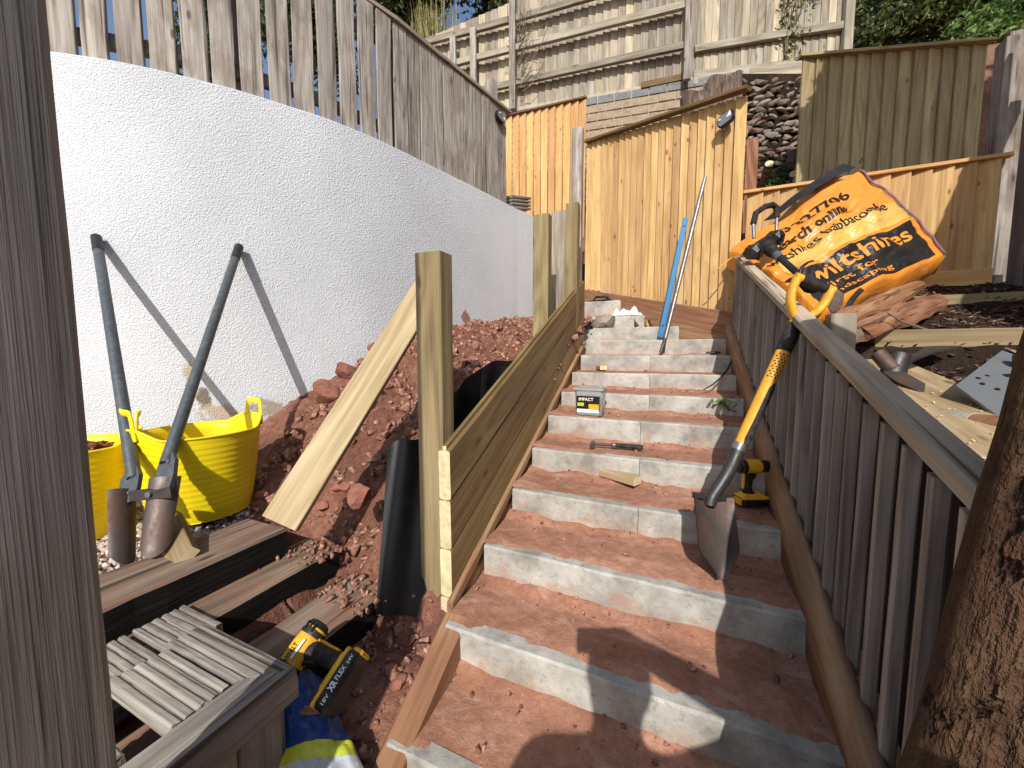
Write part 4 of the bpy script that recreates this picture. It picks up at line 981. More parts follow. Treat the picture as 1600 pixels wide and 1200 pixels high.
g.tube(in_,[(.008,.010)]+[(.0115,.0135)]*9+[(.005,.008)],10,flat=nf); autosmooth(g.build('inlay',MT['rubber'],shaft),50)
g=MB(); g.tube([mid_-d*.004,mid_.lerp(grp,.5),grp+d*.012],[.0235,.0245,.022],16); autosmooth(g.build('grip',MT['rubber'],sh),50)
for r_ in range(9):
    pass
g=MB()
for r_ in range(10):
    for c_ in range(3):
        p=col.lerp(mid_,.72+.026*r_); a=(c_-1)*.55+(.27 if r_%2 else 0); nn_=(nf*math.cos(a)+d.cross(nf)*math.sin(a)).normalized(); g.tube([p+nn_*.017,p+nn_*.0222],[.0042,.0028],6)
g.build('grip_dimples',MT['iron'],shaft)
# D handle: two arms and a cross bar
hd=(top_-grp).normalized(); sd=(rt*1.+fwh*-.1); sd=(sd-hd*sd.dot(hd)).normalized()
g=MB(); L=(top_-grp).length*1.12
g.tube([grp+hd*.0,grp+hd*L*.28],[.022,.02],12)
for s_ in (-1,1): g.tube(bez([grp+hd*L*.12,grp+hd*L*.35+sd*s_*.03,grp+hd*L*.5+sd*s_*.065,grp+hd*L*1.02+sd*s_*.055]),[(.013,.019)]*15,10,flat=sd)
autosmooth(g.build('d_frame',MT['orangepl'],sh),50)
g=MB(); a=grp+hd*L*1.02; g.tube([a-sd*.066,a+sd*.066],[.015,.015],14); autosmooth(g.build('cross_bar',MT['orangepl'],sh),50)
g=MB(); g.tube([a-sd*.042,a+sd*.042],[.0165,.0165],14); autosmooth(g.build('cross_grip',MT['rubber'],sh),50)
# blade
ax=(tip-nk).normalized(); lat=(rt*.93+fwh*.38); lat=(lat-ax*lat.dot(ax)).normalized(); nb=ax.cross(lat); nb=nb if nb.dot(CAM-nk)>0 else -nb
L=(tip-nk).length
def bl(u,v,off=0.):
    x=u*2-1; w_=.084*(1-.95*sst(.62,1.,v)*.78); 
    return nk+ax*(L*(v-.03*x*x*(1-v)))+lat*(x*w_)-nb*(.030*(1-x*x)*(1-.5*v)+off-.022)
g=MB(); g.grid(lambda u,v:bl(u,v),14,18); s0=len(g.f); g.grid(lambda u,v:bl(u,v,.003),14,18); g.f[s0:]=[tuple(reversed(q)) for q in g.f[s0:]]
bo=g.build('blade',MT['rust'],sh); autosmooth(bo,50)
g=MB(); g.box((0,0,0),(.052,.02,.004),mw=frame(lat,nb,bl(.82,.0)+nb*.004),ch=.001); g.build('foot_tread',MT['iron'],bo)
g=MB(); g.box((0,0,0),(.052,.02,.004),mw=frame(lat,nb,bl(.18,.0)+nb*.004),ch=.001); g.build('foot_tread',MT['iron'],bo)
# ---- cordless drills
def drill(name,mw,label,k=1.,texts=True,impact=False):
    e=empty(name,mw.translation,label,'drill','cordless drills'); S=M.Scale(k,4); A=mw@S
    g=MB(); g.tube([(-.085,0,.175),(-.075,0,.175),(-.03,0,.177),(.012,0,.177)],[.022,.031,.033,.031],16,mw=A); mh=autosmooth(g.build('motor_housing',MT['dwyellow'],e),45)
    g=MB(); g.tube([(-.092,0,.175),(-.088,0,.175),(-.06,0,.176),(-.055,0,.176)],[.018,.027,.0345,.033],16,mw=A)
    for z in (-.012,0,.012): g.box((-.072,0,.175+z),(.02,.071,.005),mw=A,ch=.001)
    autosmooth(g.build('rear_cap',MT['black'],mh),45)
    g=MB(); g.tube([(.012,0,.177),(.02,0,.177),(.055,0,.177),(.06,0,.177)],[.031,.029,.026,.022],16,mw=A); autosmooth(g.build('gear_collar',MT['black'],e),45)
    g=MB(); g.tube([(.06,0,.177),(.07,0,.177),(.09,0,.177),(.098,0,.177),(.125,0,.177)],[.018,.019,.016,.008,.005],14,mw=A); autosmooth(g.build('chuck',MT['iron'],e),45)
    g=MB(); pts=[(-.03,0,.155),(-.036,0,.12),(-.04,0,.08),(-.036,0,.055),(-.03,0,.045)]
    g.tube(pts,[(.026,.021),(.021,.018),(.021,.0175),(.023,.019),(.03,.023)],14,flat=(1,0,0),mw=A); gr=autosmooth(g.build('grip',MT['rubber'],e),45)
    g=MB(); g.tube([(-.058,0,.15),(-.059,0,.11),(-.06,0,.075)],[(.004,.012),(.004,.011),(.004,.01)],8,flat=(1,0,0),mw=A); g.build('grip_panel',MT['dwyellow'],gr)
    g=MB(); g.tube([(-.006,0,.148),(-.009,0,.133),(-.016,0,.118)],[(.010,.009),(.008,.009),(.008,.008)],10,flat=(1,0,0),mw=A); g.build('trigger',MT['black'],gr)
    g=MB(); g.box((-.02,0,.045),(.105,.062,.018),mw=A,ch=.005,taper=(.85,.85)); g.build('foot',MT['dwyellow'],e)
    g=MB(); g.box((-.012,0,.018),(.125,.074,.042),mw=A,ch=.009); bt_=autosmooth(g.build('battery',MT['black'],e),30)
    g=MB(); g.box((-.012,0,.036),(.128,.077,.010),mw=A,ch=.003); g.box((-.078,0,.016),(.012,.05,.03),mw=A,ch=.004); g.build('battery_stripe',MT['dwyellow'],bt_)
    if texts:
        for sd_ in (-1,1):
            T=A@M(((1,0,0,0),(0,0,1,0),(0,1,0,0),(0,0,0,1)))
            def flat(s,x0,x1,z0,z1,m,y,nm,par,bold=.01):
                tv,tf=text_fit(s,x0,x1,z0,z1,bold); g=MB(); g.add([(v.x,y,v.y) if sd_<0 else (-v.x-.024,-y,v.y) for v in tv],tf,mw=A); return g.build(nm,m,par)
            flat('18V',-.062,-.042,.008,.018,MT['whitepr'],-.0378,'lettering',bt_); flat('XR',-.036,-.016,.007,.024,MT['whitepr'],-.0378,'lettering',bt_,.03); flat('FLEX',-.013,.016,.010,.022,MT['whitepr'],-.0378,'lettering',bt_); flat('54V',.022,.042,.010,.018,MT['whitepr'],-.0378,'lettering',bt_)
            flat('DeWALT',-.045,.004,.170,.184,MT['blackpr'],-.0340,'lettering',mh,.02)
            g=MB(); g.box((-.02,sd_*.0338,.163),(.045,.001,.006),mw=A,ch=.0002); g.build('name_plate',MT['whitepr'],mh)
    return e
Bc=DP(538,1082,.93); Hc=DP(436,1014,1.03); zl=(Hc-Bc).normalized(); yl=-(CAM-Bc).normalized(); xl=yl.cross(zl).normalized()
xl=-(xl) if xl.dot(rt)>0 else xl
yl=zl.cross(xl).normalized()
m_=M((xl,yl,zl)).transposed().to_4x4(); m_.translation=Bc
drill('cordless_drill',m_,'yellow and black cordless drill lying beside the blue sack, battery towards the camera',1.02)
def upm(p,fwd,up=V((0,0,1))):
    x=V(fwd).normalized(); z=(V(up)-x*V(up).dot(x)).normalized(); y=z.cross(x); m=M((x,y,z)).transposed().to_4x4(); m.translation=V(p); return m
p=OZ(1180,790,.925); drill('cordless_drill',upm(p+V((0,.02,0)),(.9,.45,0)),'cordless drill standing on its battery behind the shovel in shade',.82,False)
p=OY(1012,509,3.37); drill('cordless_drill',upm(V((p.x+.02,3.38,1.735)),(-.35,-.1,1),(-1,-.2,-.3)),'small cordless drill lying on a top step beside the grey rock',.62,False)
# ---- screw tub
sx=OZ(897,648,1.156); sx2=OZ(944,649,1.156); wd=(sx2-sx).length; c=V(((sx.x+sx2.x)/2,sx.y+.05,1.158)); hh=.135
stb=empty('screw_tub',c,'clear plastic tub of screws with black and yellow label on the steps','tub')
g=MB(); 
def rr(w_,d_,z,ch): a,b=w_/2,d_/2; return [V(q) for q in ((-a+ch,-b,z),(a-ch,-b,z),(a,-b+ch,z),(a,b-ch,z),(a-ch,b,z),(-a+ch,b,z),(-a,b-ch,z),(-a,-b+ch,z))]
rings=[rr(wd*.86,.10,0,.012),rr(wd*.95,.115,hh,.014),rr(wd*.95-.006,.109,hh,.012),rr(wd*.86-.006,.094,.004,.01)]
vs_=[c+v for r_ in rings for v in r_]; fs=[]
for i in range(3):
    for k in range(8): q=(k+1)%8; fs.append((i*8+k,i*8+q,(i+1)*8+q,(i+1)*8+k))
fs.append(tuple(range(7,-1,-1))); fs.append(tuple(range(24,32)))
mobj('container',vs_,fs,MT['clear'],stb)
g=MB(); g.box((c.x,c.y,c.z+hh+.006),(wd*1.02,.128,.014),ch=.003); g.box((c.x,c.y,c.z+hh+.014),(wd*.9,.11,.004),ch=.0015); g.build('lid',MT['clear'],stb)
rg=np.random.default_rng(77); P=np.array([(c.x+rg.uniform(-.4,.4)*wd*.9,c.y+rg.uniform(-.042,.042),c.z+.008+.085*rg.random()) for _ in range(700)])
tag(scatter('screws',P,np.tile(np.array([[.014,.0022,.0022]]),(700,1)),MT['galv'],'chip',parent=stb,rng=rg),None,None,None,'stuff')
lx0,lx1=c.x-wd*.40,c.x+wd*.38; ly=c.y-.0585
def lab(x0,x1,z0,z1,m,nm,dy=0.): 
    g=MB(); k0,k1=(z0/hh)*.0075,(z1/hh)*.0075
    a=[(x0,c.y-.0508-k0-dy,c.z+z0),(x1,c.y-.0508-k0-dy,c.z+z0),(x1,c.y-.0508-k1-dy,c.z+z1),(x0,c.y-.0508-k1-dy,c.z+z1)]; g.add(a+[(q[0],q[1]+.0008,q[2]) for q in a],[(0,1,2,3),(4,7,6,5),(0,4,5,1),(1,5,6,2),(2,6,7,3),(3,7,4,0)]); return g.build(nm,m,stb)
lab(lx0,lx1,.028,.105,MT['blackpr'],'label'); lab(lx0+.004,lx1-.004,.014,.034,MT['whitepr'],'label_foot',.001); lab(lx0+.006,lx0+wd*.26,.05,.068,MT['sackgreen'],'label_patch',.001); lab(lx0+wd*.42,lx1-.004,.036,.062,MT['dwyellow'],'label_patch',.0012)
tv,tf=text_fit('IMPACT',lx0+.014,lx0+wd*.58,.079,.096,.02); g=MB(); g.add([(v.x,c.y-.0508-.0052-.0022,c.z+v.y) for v in tv],tf); g.build('lettering',MT['whitepr'],stb)
# ---- small tools and offcuts on the steps
def bar(name,pts,rad,mat,parent=None,n=10,flat=None): g=MB(); g.tube(pts,rad,n,flat=flat); return autosmooth(g.build(name,mat,parent),50)
hm=empty('claw_hammer',OZ(960,700,1.04),'black-handled hammer lying on the middle step above the wood block','hammer')
a=OZ(1005,699,1.052);b=OZ(955,695,1.052);c_=OZ(921,693,1.052)
hg=bar('grip',[a,a.lerp(b,.1),a.lerp(b,.9),b],[(.009,.011),(.012,.014),(.010,.012),(.008,.009)],MT['rubber'],hm,flat=(0,0,1)); bar('grip_band',[a.lerp(b,.86),a.lerp(b,.95)],[.0125,.0115],MT['galv'],hg)
bar('neck',[b,b.lerp(c_,.75)],[.006,.007],MT['iron'],hm); hv=(c_-b).cross(V((0,0,1))).normalized()
hc=b.lerp(c_,.85); bar('head',[hc-hv*.045+V((0,0,-.004)),hc-hv*.03,hc-hv*.012,hc+hv*.012,hc+hv*.03,hc+hv*.05+V((0,0,-.012))],[.013,.013,.009,.011,.010,.004],MT['rust'],hm)
def offcut(px0,px1,z,w_,t_,lab_,mat=W['green'],rot=V((0,0,1))):
    a=OZ(*px0,z);b=OZ(*px1,z); return tag(plank('timber_offcut',a+V((0,0,t_/2)),b+V((0,0,t_/2)),w_,t_,rot,mat,None,end=W['cut'],ch=.003),lab_,'offcut')
offcut((942,742),(996,758),.932,.06,.035,'short pale timber block lying on a lower middle step',W['pale'])
offcut((909,573),(943,578),1.372,.05,.03,'small pale timber offcut on an upper step near the cladding',W['pale'])
sp=OZ(905,604,1.262); g=MB(); g.lathe([(.036,0),(.034,.006),(.014,.012),(.009,.03),(.004,.06),(.0008,.082)],14,mw=M.Translation(sp),sx=1,sy=.8); tag(autosmooth(g.build('black_spike',MT['black']),40),'small black spike standing on the step behind the screw tub','spike')
ch=empty('wood_chisel',OZ(1100,553,1.48),'wood chisel with black handle lying on an upper step','chisel'); a=OY(1126,551,2.93);b=OY(1103,551,2.93);c_=OY(1076,552.5,2.93)
bar('handle',[a,a.lerp(b,.2),b],[.006,.009,.007],MT['black'],ch); bar('blade',[b,b.lerp(c_,.3),c_],[(.005,.005),(.003,.008),(.002,.009)],MT['galv'],ch,flat=(0,0,1))
tag(bar('bent_cable',[OY(1099,609,2.44),OY(1115,600,2.46),OY(1128,588,2.49),OY(1137,577,2.51),OY(1142,565,2.53)],[.003,.0045,.005,.006,.0055],MT['rubber']),'bent black offcut of cable propped across two steps','cable')
bar_=empty('digging_bar',OY(1034,551,2.98),'long plain steel digging bar leaning on the orange fence','bar'); a=OY(1034,551,2.98); b=DP(1102,276,2.80)
bar('shaft',[a.lerp(b,.08),a.lerp(b,.5),b.lerp(a,.03),b],[.0135,.0135,.0135,.010],MT['galv'],bar_); bar('chisel_end',[a,a.lerp(b,.05),a.lerp(b,.1)],[(.022,.005),(.014,.01),(.0118,.0118)],MT['iron'],bar_,flat=rt)
lv=empty('spirit_level',OY(1031,528,3.10),'long blue spirit level leaning on the orange fence beside the steel bar','level'); a=OY(1031.5,528,3.10); b=DP(1071.5,341,2.86)
plank('beam',a,b,.037,.022,CAM-a,MT['blue'],lv,ch=.003,n=2)
d=(b-a).normalized(); 
for t_ in (.03,.1,.93): 
    p=a.lerp(b,t_); nn_=(CAM-p); nn_=(nn_-d*nn_.dot(d)).normalized(); bar('end_hole' if t_<.2 else 'hang_hole',[p+nn_*.009,p+nn_*.0127],.008 if t_>.05 else .005,MT['blackpr'],lv)
plank('end_cap',a-d*.006,a+d*.008,.040,.026,CAM-a,MT['black'],lv)
rv,rf=rock_geo(501,3,(.135,.08,.075),.3); p=OY(943,502,3.38); tag(mobj('loose_rock',rv,rf,MT['stone2'],None,M.Translation((p.x,3.39,1.762))@M.Rotation(-.15,4,'Y')),'brown-grey rock lying on a top step at the left','rock')
# crumpled white cloth
pc=OY(982,484,3.54)
def clo(u,v):
    x=lerp(-.15,.15,u);y=lerp(-.07,.07,v); return V((pc.x+x,3.54+y,1.815+.055*abs(nz((x*13,y*16,5)))*(1-(2*u-1)**4)*(1-(2*v-1)**4)*2.2+.03*(1-(2*v-1)**2)*(1-(2*u-1)**2)+.01*abs(nz((x*40,y*40,2)))))
g=MB(); g.grid(clo,40,24); s0=len(g.f); g.grid(lambda u,v:clo(u,v)-V((0,0,.002)),40,24); g.f[s0:]=[tuple(reversed(q)) for q in g.f[s0:]]
tag(g.build('white_cloth',MT['white'],None,True),'crumpled white cloth on the topmost visible steps','cloth')
hp=empty('black_trowel',OY(940,472,3.70),'black flat tool lying on the highest step by the cladding','trowel'); a=OY(922,470,3.66);b=OY(956,472,3.66)
a.z=b.z=1.975; plank('blade',a,b,.09,.006,(0,0,1),MT['black'],hp); bar('handle',[a.lerp(b,.15)+V((0,0,.004)),a.lerp(b,.25)+V((0,0,.035)),a.lerp(b,.8)+V((0,0,.038)),a.lerp(b,.9)+V((0,0,.006))],[.007,.011,.011,.007],MT['black'],hp)
# ---- solar lamps
def solar(p,n_,u_,label,k=1.):
    e=empty('solar_light',p,label,'lamp','solar fence lights'); mw=frame(u_,n_,p); g=MB(); o_=[(-.055,-.02),(-.04,-.038),(.035,-.038),(.055,-.02),(.055,.03),(.045,.038),(-.03,.038),(-.055,.018)]; o_=[(x*k,y*k) for x,y in o_]
    g.prism(o_,.03*k,mw=mw@M.Translation((0,0,.015*k))); g.build('case',MT['black'],e)
    g=MB(); i_=[(x*.86,y*.84) for x,y in o_]; g.prism(i_,.004*k,mw=mw@M.Translation((0,0,.032*k))); g.build('panel',MT['saw'],e)
    g=MB(); g.prism([(.012*k,-.004*k),(.046*k,-.008*k),(.046*k,.03*k)],.003*k,mw=mw@M.Translation((0,0,.036*k))); g.build('lens',MT['whitepr'],e)
    g=MB(); g.tube([mw@V((-.028*k,.010*k,.033*k)),mw@V((-.028*k,.010*k,.042*k))],.006*k,10); g.build('sensor',MT['whitepr'],e); return e
q=DP(1149,196,2.72); tt=(q-FR).dot(fdir); q=FR+fdir*tt; q.z=DP(1149,196,2.72).z; solar(q+fn*.022,fn,-fdir*1.+V((0,0,.25)),'angular solar light near the high end of the orange fence')
n_,d_=wall_n(CUM[12]-.16); q=wall_sm(CUM[12]-.16)-n_*.012; q.z=3.58; solar(q,n_,d_+V((0,0,-.3)),'small dark solar light under the cap of the grey slat fence',1.0)
# ---- leafy sprig on the steps
def leaves(name,c,rad,n,ls,mat,rng,parent=None,squash=(1,1,1),clump=8,flatz=None):
    cl_=rng.normal(0,.5,(clump,3))*np.array(squash); idx=rng.integers(0,clump,n)
    P=np.array(c)+rad*(cl_[idx]*.75+rng.normal(0,.26,(n,3))*np.array(squash)); s=ls*rng.uniform(.6,1.3,n)
    return scatter(name,P,np.stack([s,s*.8,s],1),mat,'leaf',parent=parent,rng=rng)
rg=np.random.default_rng(61); p=OY(1142,634,2.28)
sg_=empty('leafy_sprig',p,'wilting green sprig of leaves lying over a shaded step','plant'); leaves('leaves',tuple(p+V((-.02,0,0))),.06,70,.016,MT['leaf3'],rg,sg_,(1.6,.8,.7),5)
g=MB(); g.tube([p+V((.07,0,-.01)),p+V((0,.0,.012)),p+V((-.08,.01,.0))],.002,5); g.build('stem',MT['twig'],sg_)
# ================================================================ right-hand garden: bag, tools, timber
K00,K10,K11,K01=DP(1140,392,2.62),DP(1345,262,2.50),DP(1478,402,2.18),DP(1282,482,1.93)
nbag=(K11-K00).cross(K10-K01).normalized(); nbag=nbag if nbag.dot(CAM-K00)>0 else -nbag
_cr=random.Random(77); CRE=[(lambda a:(math.cos(a),math.sin(a),_cr.uniform(-.2,1.2),_cr.uniform(.05,.16),_cr.uniform(-.026,.032)))(_cr.uniform(0,6.283)) for _ in range(34)]
def bagS(u,v):
    p=(K00.lerp(K10,u)).lerp(K01.lerp(K11,u),v); e=(4*u*(1-u))**.6*(4*v*(1-v))**.6
    p=p+nbag*(.06*e); wr=.020*nz((u*3+v*2,v*5-u*2,3))+.014*nz((u*9-v*3,v*8+u*2,6))+.008*abs(nz((u*4+v*16,v*3,2)))
    wr+=.026*(abs(nz((u*5+v*1.5,v*4-u,9)))-.2)+.02*(abs(nz((u*3-v*7,v*9+u*4,13)))-.2)+.012*(abs(nz((u*14+v*5,v*12,17)))-.2)
    for nx,ny,cc,ww,aa in CRE:
        d_=abs(u*nx+v*ny-cc*(nx+ny)*.5-.15)/ww
        if d_<1: wr+=aa*(1-d_)*(.55+.45*nz((u*4+nx*9,v*4,ny*7)))
    return p+nbag*wr*(.4+.6*e)+V((0,0,.015*math.sin(u*11+v*4)*(1-e)))
bag=empty('bulk_bag',(K00+K10+K01+K11)/4,'slumped orange builders bag printed with black lettering behind the balustrade','bag')
g=MB(); NU,NVV=110,90; g.grid(bagS,NU,NVV)
g.f=[tuple(reversed(f)) for f in g.f] 
bk=lambda u,v: bagS(u,v)-nbag*(.10+.34*(4*u*(1-u))**.5*(4*v*(1-v))**.5)-V((0,0,.02))
o0=len(g.v); s0=len(g.f); g.grid(bk,NU,NVV)
m=(NU+1)*(NVV+1); bd=[i for i in range(NU+1)]+[(NU+1)*j+NU for j in range(1,NVV+1)]+[(NU+1)*NVV+i for i in range(NU-1,-1,-1)]+[(NU+1)*j for j in range(NVV-1,0,-1)]
for a,b in zip(bd,bd[1:]+bd[:1]): g.f.append((a,b,b+m,a+m)); g.m.append(0)
g.build('sack',MT['bag'],bag,True)
def onbag(name,poly_u,off,mat,nu=100,nv=34,parent=bag):
    u0,u1,v0,v1=poly_u; g=MB(); g.grid(lambda a,b:(lambda u,v:bagS(u,v)+nbag*off)(lerp(u0,u1,a),lerp(v0,v1,b)),nu,nv); return g.build(name,mat,parent,True)
onbag('yellow_band',(.06,.97,.44,.63),.003,MT['bagyel']); onbag('black_panel',(.05,.93,.66,.97),.003,MT['bagblk'])
def bagtext(s,u0,u1,v0,v1,mat,bold=.02):
    tv,tf=refine(*text_fit(s,u0,u1,v1,v0,bold),.018); return mobj('lettering',[bagS(v.x,v.y)+nbag*.006 for v in tv],tf,mat,bag)
bagtext('01803 327706',.0,.76,.15,.245,MT['blackpr'],.012); bagtext('Search online:',.12,.68,.295,.375,MT['blackpr']); bagtext('wiltshires babbacombe',-.0+.02,.88,.41,.49,MT['blackpr'],.005)
bagtext('wiltshires',.10,.86,.68,.80,MT['orangepr'],.015); bagtext('First for',.14,.52,.83,.885,MT['orangepr'],.005); bagtext('landscaping',.10,.58,.91,.955,MT['orangepr'],.005)
sm_=[bagS(1-.015,v/20)+nbag*.012 for v in range(21)]; g=MB(); g.tube(sm_,[.004+.003*abs(math.sin(i*1.7)) for i in range(21)],8); g.build('purple_seam',simple('faded_purple_seam',C3(120,90,110),.8),bag,True)
g=MB(); e0=K10+V((-.05,.02,.0)); g.grid(lambda u,v:(K10.lerp(K00,u*.62)+V((-.02,.015,.012+.03*math.sin(u*3)))+V((-.06*v,.03*v,.05*v*(1-u)))),20,6); tag(g.build('open_flap',MT['bagblk'],bag,True),None)
# orange cord on the rail end
tag(bar('orange_cord',[DP(1152,398,2.62),DP(1140,405,2.60),DP(1128,415,2.60),DP(1118,422,2.62)],.004,MT['orangepl']),'thin orange cord hanging off the far end of the rail','cord')
# ---- brush cutter
bc=empty('brush_cutter',DP(1250,430,2.0),'black brush cutter with loop handle leaning on the rail before the orange bag','strimmer')
H=[DP(1178,372,2.2),DP(1177,350,2.2),DP(1181,333,2.2),DP(1195,323,2.22),DP(1207,320,2.24),DP(1213,324,2.25),DP(1214,340,2.25),DP(1213,360,2.25)]
bar('loop_handle',H[1:7],.0165,MT['rubber'],bc); bar('handle_leg',[H[0],H[1]],.010,MT['galv'],bc); bar('handle_leg',[H[6],H[7]],.010,MT['galv'],bc)
g=MB(); c_=DP(1190,384,2.2); g.box((0,0,0),(.17,.07,.07),mw=frame(DP(1213,365,2.24)-DP(1176,388,2.18),CAM-c_,c_),ch=.015); g.box((0,0,0),(.07,.08,.11),mw=frame(rt,CAM-c_,DP(1178,394,2.17)),ch=.02); g.box((0,0,0),(.06,.08,.12),mw=frame(rt,CAM-c_,DP(1211,372,2.24)),ch=.02); g.build('clamp',MT['black'],bc)
s_a,s_b=DP(1196,383,2.17),DP(1252,432,1.86)
bar('grip',[s_a,s_a.lerp(s_b,.2),s_a.lerp(s_b,.33)],[.03,.034,.026],MT['rubber'],bc); bar('collar',[s_a.lerp(s_b,.33),s_a.lerp(s_b,.46)],[.022,.02],MT['galv'],bc); bar('shaft',[s_a.lerp(s_b,.44),s_b],.0155,MT['black'],bc)
g=MB(); c_=DP(1256,440,1.82)
def guard(u,v):
    a=lerp(-1.3,1.5,u); r=lerp(.015,.095,v); p=c_+rt*(r*math.sin(a)*1.0)+upv*(r*math.cos(a)*.55-.02)-fw*(.05*(1-v*v)); return p
g.grid(guard,20,8); s0=len(g.f); g.grid(lambda u,v:guard(u,v)+fw*.004,20,8); g.f[s0:]=[tuple(reversed(q)) for q in g.f[s0:]]; g.build('guard',MT['black'],bc,True)
bar('guard_hook',bez([DP(1249,432,1.80),DP(1250,418,1.80),DP(1258,410,1.80),DP(1271,407,1.82)]),[lerp(.011,.003,i/14) for i in range(15)],MT['black'],bc)
bar('cutter_head',[DP(1258,440,1.80),DP(1268,447,1.76),DP(1274,452,1.74)],[.03,.036,.022],MT['black'],bc)
for k,(p0,p1,p2,p3) in enumerate((((1283,480),(1292,468),(1305,455),(1316,440)),((1318,492),(1327,475),(1334,462),(1347,452)))):
    tag(bar('black_strap',bez([DP(*p0,1.7),DP(*p1,1.72),DP(*p2,1.75),DP(*p3,1.8)]),[(.012,.003)]*15,MT['rubber'],None,8,flat=rt),('black webbing strap curling up at the foot of the orange bag','second black strap curling in front of the bag, nearer the bark slabs')[k],'strap')
# ---- stones and bark slabs behind the rail
for k,(x,y,d,sz_,lab) in enumerate(((1306,470,1.72,(.05,.05,.06),'dark red stone wedged behind the rail below the orange bag'),(1332,522,1.55,(.085,.06,.05),'flat dull red stone just behind the rail beside the bark slabs'))):
    rv,rf=rock_geo(610+k,3,sz_,.3); tag(mobj('red_rock',rv,rf,MT['stone'],None,M.Translation(DP(x,y,d))),lab,'rock','rocks behind the rail')
def slab(a,b,w_,t_,label,seed,mat=W['bark']):
    a=V(a);b=V(b);L=(b-a).length; mw=frame(b-a,CAM-a+V((0,0,.8)),(a+b)/2); n=22; vs_=[];fs=[]; m=10
    for i in range(n+1):
        u=i/n; ww=w_*(.35+.65*math.sin(math.pi*min(.97,max(.06,u)))**.5)*(1+.35*NZ.noise(V((u*5,seed,0))))
        for k in range(m):
            an=2*math.pi*k/m; vs_.append(((u-.5)*L+.05*NZ.noise(V((k*.9,seed,u*3)))*(1 if i in (0,n) else .15),ww*.5*math.cos(an)+.02*NZ.noise(V((u*3,seed,4))),t_*.5*math.sin(an)*(1+.5*NZ.noise(V((u*9,k*.8,seed))))))
    for i in range(n):
        for k in range(m): q=(k+1)%m; fs.append((i*m+k,i*m+q,(i+1)*m+q,(i+1)*m+k))
    fs.append(tuple(range(m-1,-1,-1))); fs.append(tuple(n*m+k for k in range(m)))
    return tag(mobj('bark_slab',vs_,fs,mat,None,mw),label,'bark slab')
slab(DP(1308,506,1.58),DP(1436,446,2.0),.10,.05,'longest pale split bark slab running up from the rail towards the bag',1)
slab(DP(1345,522,1.52),DP(1466,468,1.95),.13,.05,'broad brown bark slab lying in front of the paler one',5)
slab(DP(1330,490,1.7),DP(1420,456,2.05),.08,.05,'short ragged bark piece between the two longer slabs',9)
tag(bar('thin_stick',[DP(1386,488,1.55),DP(1410,503,1.55),DP(1450,516,1.58)],[.002,.004,.005],MT['twig']),'thin dry stick lying over the bark slabs','stick')
# ---- mattock
mk=empty('mattock',DP(1402,570,1.28),'rusty mattock head lying on the flat timber beside the rail','mattock')
ey=DP(1402,568,1.28); t1=DP(1474,541,1.48); bar('eye',[ey+V((-.02,-.02,-.045)),ey+V((.004,.0,.03))],[.034,.030],MT['iron'],mk)
bar('adze_blade',[ey,ey.lerp(t1,.25),ey.lerp(t1,.6),ey.lerp(t1,.85),t1],[(.014,.022),(.010,.020),(.007,.026),(.004,.042),(.002,.046)],MT['iron'],mk,10,flat=V((0,0,1)))
t2_=DP(1440,612,1.12); bar('pick_blade',[ey-V((.02,.03,.03)),ey.lerp(t2_,.5)-V((.0,.02,.02)),t2_],[(.012,.03),(.008,.034),(.002,.006)],MT['rust'],mk,10,flat=V((0,0,1)))
t3=DP(1340,520,1.36); bar('haft',[ey+V((-.02,-.03,-.02)),DP(1372,543,1.30)+V((0,0,-.02))],[.024,.022],MT['rust'],mk)
hn=empty('tool_handle',OZ(1455,652,1.385),'round ash tool handle with worn grey sleeve lying across the flat timber','handle')
a=DP(1446,652,1.00); b=DP(1522,661,.90); c_=DP(1600,668,.82)
bar('sleeve',[a,b],[.0235,.0245],W['silver'],hn,14); bar('haft',[b-(b-a)*.01,c_],[.0215,.0215],W['brownb'],hn,14)
# ---- circular saw upside down
cs=empty('circular_saw',DP(1560,610,.98),'circular saw lying upside down with grey sole plate and yellow body','saw')
pq=[DP(1494,601,1.02),DP(1562,554,1.13),DP(1650,578,1.02),DP(1578,662,.88)]
nq=(pq[2]-pq[0]).cross(pq[1]-pq[3]).normalized(); nq=nq if nq.dot(CAM-pq[0])>0 else -nq
cq=(pq[0]+pq[1]+pq[2]+pq[3])/4; mw=frame(pq[3]-pq[0],nq,cq); iv=mw.inverted(); lq=[iv@p for p in pq]
g=MB(); g.prism([(v.x,v.y) for v in lq][::-1] if (lq[1]-lq[0]).cross(lq[2]-lq[1]).z<0 else [(v.x,v.y) for v in lq],.006,mw=mw); sp_=g.build('sole_plate',MT['saw'],cs)
def onq(u,v,h=0.): return (pq[0].lerp(pq[1],v)).lerp(pq[3].lerp(pq[2],v),u)+nq*h
bar('blade_guard',[onq(.42,.80,.012),onq(.75,.85,.03)],[(.028,.018)]*2,MT['black'],cs,12,flat=nq)
bar('plate_slot',[onq(.40,.55,.0035),onq(.62,.7,.0035)],[(.001,.012)]*2,MT['blackpr'],sp_,8,flat=nq)
for u,v in ((.15,.3),(.22,.42),(.28,.25),(.52,.3)): bar('plate_hole',[onq(u,v,.002),onq(u,v,.0042)],.005,MT['blackpr'],sp_,8)
g=MB(); p=DP(1552,640,.98); g.box((0,0,0),(.13,.09,.08),mw=frame(rt+V((0,0,-.3)),CAM-p,p-nq*.05),ch=.02); g.build('motor_body',MT['dwyellow'],cs)
g=MB(); p=DP(1600,625,1.0); g.box((0,0,0),(.12,.1,.1),mw=frame(rt,CAM-p,p-nq*.07),ch=.02); g.build('housing',MT['black'],cs)
